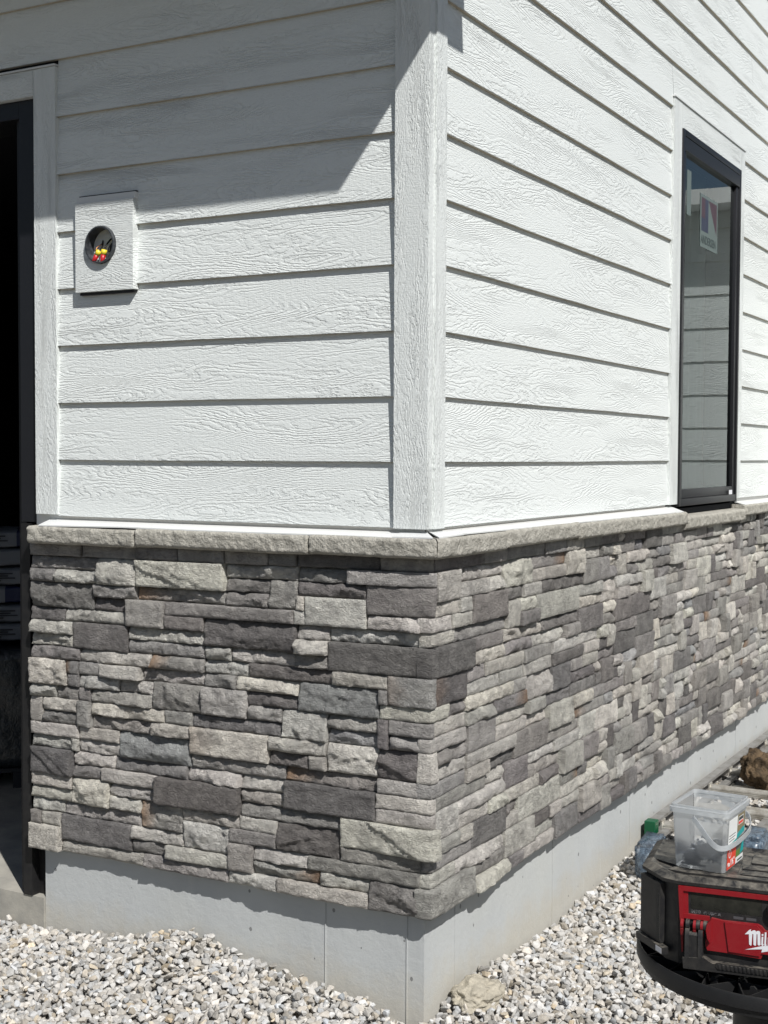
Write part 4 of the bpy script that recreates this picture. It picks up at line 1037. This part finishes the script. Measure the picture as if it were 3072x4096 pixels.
# lid: bevelled plate with raised lands and channels
def inset(P_, d):
    c_ = Vector((WX/2, .16)); return [((p[0]-c_.x)*(1-d/.25)+c_.x, (p[1]-c_.y)*(1-d/.16)+c_.y) for p in P_]
lo = [(-.036, .012), (.0, -.001), (WX, -.001), (WX+.036, .012), (WX+.094, .086), (WX+.094, WD+.01), (-.094, WD+.01), (-.094, .086)]
L0 = [(*p, .002) for p in lo]; L1 = [(*p, .009) for p in lo]; L2 = [(*p, .019) for p in inset(lo, .016)]; L3 = [(*p, .013) for p in inset(lo, .03)]
V = L0+L1+L2+L3; F = [tuple(range(7, -1, -1))]+[(a*8+i, a*8+(i+1) % 8, (a+1)*8+(i+1) % 8, (a+1)*8+i) for a in range(3) for i in range(8)]+[tuple(range(24, 32))]
g = G(); g.add([Vector(v) for v in V], F)
rb(g, 'lid', MBP)
g = G()
# raised lands on the lid (stacking pattern)
g.prism([(-.03, .05), (.012, .04), (.30, .04), (.285, .062), (.02, .062), (-.02, .075)], .0115, .0178, 'z')
g.prism([(.125, .072), (.285, .072), (.285, .104), (.125, .104)], .0115, .0175, 'z')
g.prism([(.125, .115), (.30, .115), (.30, .15), (.125, .15)], .0115, .0175, 'z')
g.prism([(.14, .165), (.30, .165), (.34, .20), (.34, .235), (.14, .235)], .0115, .0175, 'z')
g.prism([(-.07, .12), (-.02, .09), (-.02, .25), (-.07, .25)], .0115, .0175, 'z')
g.prism([(-.012, .05), (.118, .05), (.118, .235), (-.012, .235)], .0115, .0155, 'z')
rb(g, 'stacking_cleat', MBP)
# chamfer speaker panel and perforated strip
def chf(s, z, d):   # s along the left chamfer from front corner outwards, d outward offset
    a = Vector((-.028, .022)); b = Vector((-.085, .09)); t_ = (b-a).normalized(); nn = Vector((-t_.y*-1, t_.x*-1)); nn = Vector((-.766, -.643)) if True else nn
    p = a+t_*s+nn*d; return (p.x, p.y, z)
def chbox(g, s0, s1, z0, z1, d0, d1, m=0):
    V = [chf(s, z, d) for z in (z0, z1) for d in (d0, d1) for s in (s0, s1)]
    g.add(V, [(0, 1, 3, 2), (4, 6, 7, 5), (0, 4, 5, 1), (2, 3, 7, 6), (0, 2, 6, 4), (1, 5, 7, 3)], m)
g = G(); chbox(g, .008, .092, -.142, -.008, .0, .012); rb(g, 'speaker_panel', MBP, sm=False)
MPERF = mat('perforated_grey', (.05, .05, .05), .7); n = N(MPERF); vv_ = n.n('ShaderNodeTexVoronoi', i={'Vector': n.obj(), 'Scale': 600.0, 'Randomness': .3})
n.l(n.ramp(vv_.outputs[0], [(0, (.01, .01, .01)), (.45, (.015, .015, .015)), (.6, (.09, .085, .075)), (1, (.12, .11, .10))]), n.b.inputs['Base Color'])
g = G(); chbox(g, .009, .022, -.136, -.014, .012, .0126); rb(g, 'speaker_grille', MPERF, sm=False)
g = G(); chbox(g, -.014, .098, -.160, -.144, .004, .020); rb(g, 'side_latch', MBP, sm=False)
g = G(); chbox(g, -.012, .012, -.158, -.146, .020, .0206); rb(g, 'label_tag', MGP, sm=False)
# red front
g = G(); g.prism([(.0, 0), (WX, 0), (WX, -.011), (.0, -.011)], -.002, .012, 'y'); g.prism([(.0, -.011), (.0105, -.011), (.012, -.068), (.012, -.146), (.009, -.148)], -.002, .012, 'y')
g.prism([(.0105, -.0085), (.0205, -.012), (.0222, -.0635), (.012, -.072)], .002, .012, 'y')
g.prism([(.012, -.0615), (.068, -.0615), (.068, -.072), (.012, -.072)], .0, .012, 'y')
g.prism([(.012, -.072), (WX, -.072), (WX, -.150), (.012, -.150)], .006, .012, 'y')
rb(g, 'front_panel', MRP, sm=False)
g = G(); g.box(.0206, WX-.02, .0045, .008, -.0625, -.0085); rb(g, 'display_bezel', MBP, sm=False)
g = G(); g.box(.0265, .1775, .0036, .0044, -.0495, -.0115); rb(g, 'display', MSCR, sm=False)
g = G(); g.lathe([(.024, 0), (.024, .010), (.020, .014), (0, .014)], n=40, T=Matrix(((1, 0, 0, .212), (0, 0, -1, .0045), (0, 1, 0, -.0325), (0, 0, 0, 1)))); rb(g, 'tuning_knob', MBP)
MBTN = mat('grey_button', (.07, .07, .075), .5)
for x in (.118, .145, .245, .27):
    g = G(); g.box(x, x+.021, .0038, .0044, -.0615, -.0555); rb(g, 'button', MBTN, sm=False)
def FT(x, z, y): return Matrix(((1, 0, 0, x), (0, 0, -1, y), (0, 1, 0, z+ZO), (0, 0, 0, 1)))
text('radio_text', 'M18', .0098, FT(.0285, -.0592, .0042), MGP, radio, .0002, .0006, xs=1.12)
text('radio_text', 'CHARGER', .0074, FT(.0545, -.0590, .0042), MGP, radio, .0002, .0005, xs=1.08)
# raised lower flap
fl = [(.0722, -.0635), (.0962, -.0665), (.17, -.0655), (.178, -.069), (.186, -.078), (.205, -.078), (WX-.03, -.078), (WX-.03, -.128), (.182, -.128), (.1775, -.1395), (.1049, -.136), (.0644, -.1355), (.0600, -.126), (.0600, -.112), (.0722, -.106)]
g = G(); g.prism(fl, -.0035, .0075, 'y'); g.prism([(.1005, -.0675), (.168, -.067), (.180, -.0805), (WX-.035, -.0805), (WX-.035, -.126), (.178, -.1275), (.175, -.1335), (.110, -.1315)], -.0065, -.0034, 'y')
fp = rb(g, 'battery_cover', MRP, sm=False)
# maker's script and lightning bolt
g = G()
def poly(P_, y=-.0068, th=.0005): g.prism(P_, y-th, y, 'y')
poly([(.1433, -.0885), (.152, -.0785), (.1565, -.0755), (.1556, -.0800), (.1578, -.0800), (.160, -.078), (.1645, -.0772), (.167, -.080), (.169, -.078), (.1735, -.0775), (.1755, -.0805), (.1765, -.1075), (.1735, -.1095), (.1705, -.1078), (.1698, -.085), (.1680, -.0845), (.1672, -.1098), (.1652, -.1108), (.1618, -.1090), (.1612, -.086), (.1592, -.0855), (.1578, -.1100), (.1565, -.1118), (.1528, -.1092), (.1520, -.087)])
poly([(.1785, -.0835), (.1822, -.0828), (.1822, -.0868), (.1785, -.0875)]); poly([(.1785, -.0895), (.1822, -.0888), (.1818, -.1045), (.1835, -.106), (.1805, -.1095), (.1780, -.1070)])
poly([(.1850, -.0790), (.1885, -.0785), (.1880, -.1045), (.1895, -.106), (.1868, -.1095), (.1842, -.1070)])
poly([(.1915, -.0893), (.1948, -.0885), (.1945, -.1040), (.1962, -.105), (.1978, -.104), (.1982, -.0885), (.2014, -.0880), (.2012, -.1040), (.2028, -.105), (.2042, -.103), (.2046, -.088), (.2078, -.0875), (.207, -.1055), (.2035, -.1085), (.199, -.1070), (.1955, -.1095), (.1915, -.1070)])
poly([(.1448, -.1218), (.186, -.1085), (.212, -.1055), (.205, -.1150), (.246, -.1085), (.198, -.1290), (.2035, -.1185), (.181, -.1205), (.1785, -.1155)] if False else [(.1448, -.1218), (.180, -.1095), (.215, -.1035), (.205, -.1120), (.250, -.1020), (.1785, -.1235), (.1800, -.1165)])
rb(g, 'maker_script', MWP, sm=False)
text('maker_script', 'aukee', .031, FT(.2085, -.1055, -.0068), MWP, radio, .0003, .0012, shear=.1)
# hinge knuckles and carry handle
g = G()
for x in (.0075, .0345, .0500): 
    w_ = .0062; g.tube([(x, -.008, -.082), (x+w_, -.008, -.082)], .0105, 16); g.prism([(-.018, -.090), (.0, -.090), (.0, -.101), (-.012, -.106)], x, x+w_, 'x')
g.prism([(.0645, -.072), (.0722, -.064), (.0722, -.115), (.0655, -.104), (.0625, -.086)], -.020, .006, 'y')
rb(g, 'hinge', MRP)
g = G()
for x in (.0190, .0412, .0565): g.tube([(x, -.008, -.081), (x+.0078, -.008, -.081)], .0112, 16)
g.prism([(-.019, -.088), (-.002, -.088), (-.004, -.150), (-.018, -.172), (-.026, -.168), (-.025, -.10)], .0185, .0275, 'x')
g.prism([(-.017, -.095), (-.002, -.095), (-.004, -.150), (-.016, -.172), (-.024, -.166), (-.022, -.10)], .0270, .0470, 'x')
g.prism([(-.019, -.088), (-.002, -.088), (-.004, -.150), (-.018, -.172), (-.026, -.168), (-.025, -.10)], .0465, .0560, 'x')
g.prism([(.014, -.150), (.0595, -.146), (.078, -.1555), (WX-.05, -.1555), (WX-.05, -.172), (.016, -.174)], -.026, -.006, 'y')
g.prism([(.0860, -.1530+.001), (.300, -.1530+.001), (.300, -.1665), (.0900, -.1665), (.0850, -.160)], -.0275, -.0245, 'y')
for k in range(24): g.box(.0905+k*.0086, .0955+k*.0086, -.0290, -.0272, -.1652, -.1545, b=.0008)
rb(g, 'carry_handle', MBP)
g = G(); g.prism([(-.03, .03), (.0, .012), (WX, .012), (WX+.03, .03), (WX+.07, .09), (WX+.07, WD-.01), (-.07, WD-.01), (-.07, .09)], -.178, -.159, 'z'); rb(g, 'base_cleat', MBP)

# --- clear tub with handle
TC = TM @ Vector((.050, .130, 0)); tz = RP.z+.0182*GS
tub = empty('clear_plastic_tub', (TC.x, TC.y, tz), RZ+R(-11.5), gs=GS, label='clear square plastic bucket of screws standing on the radio', cat='plastic tub')
MCL2 = bpy.data.materials.new('hazy_clear_plastic'); MCL2.use_nodes = True; nt_ = MCL2.node_tree; nt_.nodes.clear()
out_ = nt_.nodes.new('ShaderNodeOutputMaterial'); m1 = nt_.nodes.new('ShaderNodeMixShader'); m2 = nt_.nodes.new('ShaderNodeMixShader'); tr = nt_.nodes.new('ShaderNodeBsdfTransparent'); df = nt_.nodes.new('ShaderNodeBsdfDiffuse'); tl = nt_.nodes.new('ShaderNodeBsdfTranslucent'); gl = nt_.nodes.new('ShaderNodeBsdfGlossy'); m3 = nt_.nodes.new('ShaderNodeMixShader'); fr = nt_.nodes.new('ShaderNodeFresnel')
tr.inputs[0].default_value = (.93, .95, .96, 1); df.inputs[0].default_value = (.80, .82, .83, 1); tl.inputs[0].default_value = (.85, .87, .88, 1); gl.inputs['Roughness'].default_value = .18
m1.inputs[0].default_value = .5; m2.inputs[0].default_value = .44; fr.inputs[0].default_value = 1.18
L_ = nt_.links.new; L_(df.outputs[0], m1.inputs[1]); L_(tl.outputs[0], m1.inputs[2]); L_(tr.outputs[0], m2.inputs[1]); L_(m1.outputs[0], m2.inputs[2]); L_(fr.outputs[0], m3.inputs[0]); L_(m2.outputs[0], m3.inputs[1]); L_(gl.outputs[0], m3.inputs[2]); L_(m3.outputs[0], out_.inputs[0])
MRIM = MCL2.copy(); MRIM.name = 'hazy_plastic_rim'; [x for x in MRIM.node_tree.nodes if x.type == 'MIX_SHADER' and abs(x.inputs[0].default_value-.44) < .01][0].inputs[0].default_value = .55
def rrect(hx, hy, r, z, n_=5):
    P_ = []
    for (sx, sy, a0) in ((1, 1, 0), (-1, 1, 90), (-1, -1, 180), (1, -1, 270)):
        for k in range(n_+1):
            a = R(a0+90*k/n_); P_.append((sx*(hx-r)+r*math.cos(a), sy*(hy-r)+r*math.sin(a), z))
    return P_
def loft(g, rings_, close_bottom=False, m=0):
    n_ = len(rings_[0]); V = [Vector(p) for r_ in rings_ for p in r_]
    F = [(a*n_+i, a*n_+(i+1) % n_, (a+1)*n_+(i+1) % n_, (a+1)*n_+i) for a in range(len(rings_)-1) for i in range(n_)]
    if close_bottom: F.append(tuple(range(n_-1, -1, -1)))
    g.add(V, F, m)
TH = .141; hx0, hy0, hx1, hy1 = .0565, .069, .063, .078
g = G(); loft(g, [rrect(hx0-.004, hy0-.004, .006, 0), rrect(hx0, hy0, .008, .003), rrect(hx1, hy1, .010, TH-.002)], True)
o_ = g.build('bucket', MCL2, tub, local=True); autosmooth(o_, 50)
g = G(); loft(g, [rrect(hx1+.0005, hy1+.0005, .01, TH-.014), rrect(hx1+.0055, hy1+.0055, .012, TH-.013), rrect(hx1+.0060, hy1+.006, .012, TH-.002), rrect(hx1+.002, hy1+.002, .010, TH-.001), rrect(hx1+.0022, hy1+.0022, .010, TH+.004), rrect(hx1-.0005, hy1-.0005, .010, TH+.004), rrect(hx1-.0010, hy1-.0010, .010, TH-.004)])
o_ = g.build('rim', MRIM, tub, local=True); autosmooth(o_, 50)
g = G(); hp = [(-.012, -hy1-.004, TH-.020), (.010, -hy1-.012, TH-.040), (.040, -hy1-.020, TH-.072), (.060, -hy1-.010, TH-.080), (.074, -hy1+.035, TH-.076), (.082, .03, TH-.064), (.078, .058, TH-.052), (.060, hy1+.006, TH-.035), (.0, hy1+.006, TH-.018)]
hp = smoothpath(hp, 3); V = []; F = []
for i, p in enumerate(hp):
    d = (hp[min(i+1, len(hp)-1)]-hp[max(0, i-1)]).normalized(); up = Vector((0, 0, 1)); s_ = (up-d*up.dot(d)).normalized(); o2 = d.cross(s_)
    for (a, b) in ((-.0058, -.001), (.0058, -.001), (.0058, .001), (-.0058, .001)): V.append(p+s_*a+o2*b)
for i in range(len(hp)-1):
    for k in range(4): F.append((i*4+k, i*4+(k+1) % 4, (i+1)*4+(k+1) % 4, (i+1)*4+k))
g.add(V, F); g.build('handle', MRIM, tub, local=True, smooth=False)
# label on the right face
MLW = mat('label_white', (.72, .73, .71), .5); MLR = mat('label_red', (.68, .06, .03), .5); MLT = mat('label_teal', (.0, .30, .30), .5); MLO = mat('label_olive', (.20, .165, .09), .6); MLG = mat('label_green', (.10, .19, .04), .6); MLK = mat('label_ink', (.05, .05, .05), .6); MLP = mat('label_photo', (.10, .11, .09), .5)
def side_x(z): return hx0+(hx1-hx0)*z/TH+.0012
def lab(g, y0, y1, z0, z1, m, lift=0.0):
    g.add([(side_x(z0)+lift, y0, z0), (side_x(z0)+lift, y1, z0), (side_x(z1)+lift, y1, z1), (side_x(z1)+lift, y0, z1)], [(0, 1, 2, 3)], m)
def labp(g, P_, m, lift): g.add([(side_x(z)+lift, y, z) for y, z in P_], [tuple(range(len(P_)))], m)
g = G(); ya, yb, ym = -.058, .058, .004
lab(g, ya, ym, .062, .118, 0, .0002); lab(g, ym, yb, .078, .118, 3, .0002); labp(g, [(ym, .063), (yb, .070), (yb, .082), (ym+.04, .083), (ym, .074)], 2, .0004)
labp(g, [(ya, .052), (ym, .059), (ym, .066), (ya, .060)], 2, .0004); lab(g, ya, ym, .006, .054, 1, .0002); lab(g, ym, yb, .020, .064, 6, .0001); lab(g, ym, yb-.024, .020, .036, 4, .0003); labp(g, [(yb-.026, .022), (yb, .026), (yb, .050), (yb-.015, .044)], 2, .0004); lab(g, ym, yb, .006, .020, 0, .0002)
lab(g, ym+.006, yb-.012, .093, .112, 0, .0004); lab(g, ym+.008, yb-.014, .103, .1105, 5, .0006); lab(g, ym+.008, yb-.014, .0945, .1010, 1, .0006)
for q in range(7): lab(g, ya+.006, ya+(.030, .046, .040, .036, .052, .050, .044)[q], .1075-q*.0062-(.002 if q > 3 else 0), .1105-q*.0062-(.003 if q < 4 else .0034), 5, .0005)
lab(g, ym+.012, yb-.006, .009, .013, 5, .0005)
th_ = [2*math.pi*k/16 for k in range(16)]; labp(g, [(ya+.018+.009*math.cos(a), .040+.010*math.sin(a)) for a in th_], 0, .0005); labp(g, [(ya+.018+.006*math.cos(a), .040+.007*math.sin(a)) for a in th_], 1, .0007)
g.build('product_label', [MLW, MLR, MLT, MLO, MLG, MLK, MLP], tub, local=True)
def TX(y, z, l=.0008): return Matrix(((0, 0, 1, side_x(z)+l), (1, 0, 0, y), (0, 1, 0, z), (0, 0, 0, 1)))
text('label_text', '10x', .012, TX(ya+.004, .0125), MLW, tub, .0002, .0004); text('label_text', '1\u00bd"', .019, TX(ya+.024, .0125), MLW, tub, .0002, .0005, xs=.9)
# handful of dark screws in the tub
MSC = mat('dark_steel', (.10, .11, .13), .35, .5, .6)
screws = []; g = G(); rr = random.Random(5)
for k in range(260):
    x, y = rr.uniform(-.040, .044), rr.uniform(-.05, .055); z = .007+abs(rr.gauss(0, .009))+max(0, .018-.25*abs(x-.012)); a = rr.uniform(0, 6.28); e = rr.uniform(-.5, .5); l = .017
    d = Vector((math.cos(a)*math.cos(e), math.sin(a)*math.cos(e), math.sin(e))); p = Vector((x, y, z))
    g.tube([p-d*l, p+d*l], [.0008, .0016], 5); g.tube([p+d*l, p+d*(l+.0018)], [.0016, .0035], 6)
g.V = [(max(-.047, min(.047, v[0])), max(-.060, min(.060, v[1])), max(.003, v[2])) for v in g.V]
so = g.build('screws', MSC, None, kind='stuff', label='loose dark screws heaped in the bottom of the clear bucket', cat='screws')
so.matrix_basis = Matrix.Translation((TC.x, TC.y, tz)) @ Matrix.Rotation(RZ+R(-11.5), 4, 'Z') @ SG
g = G(); g.box(-.040, -.012, -.050, -.022, .004, .020, b=.001); g.box(-.046, .01, -.058, -.052, .006, .009)
bx = g.build('driver_bit_box', MSC, None, label='small grey bit case at the left bottom inside the clear bucket', cat='bit case'); bx.matrix_basis = so.matrix_basis.copy()
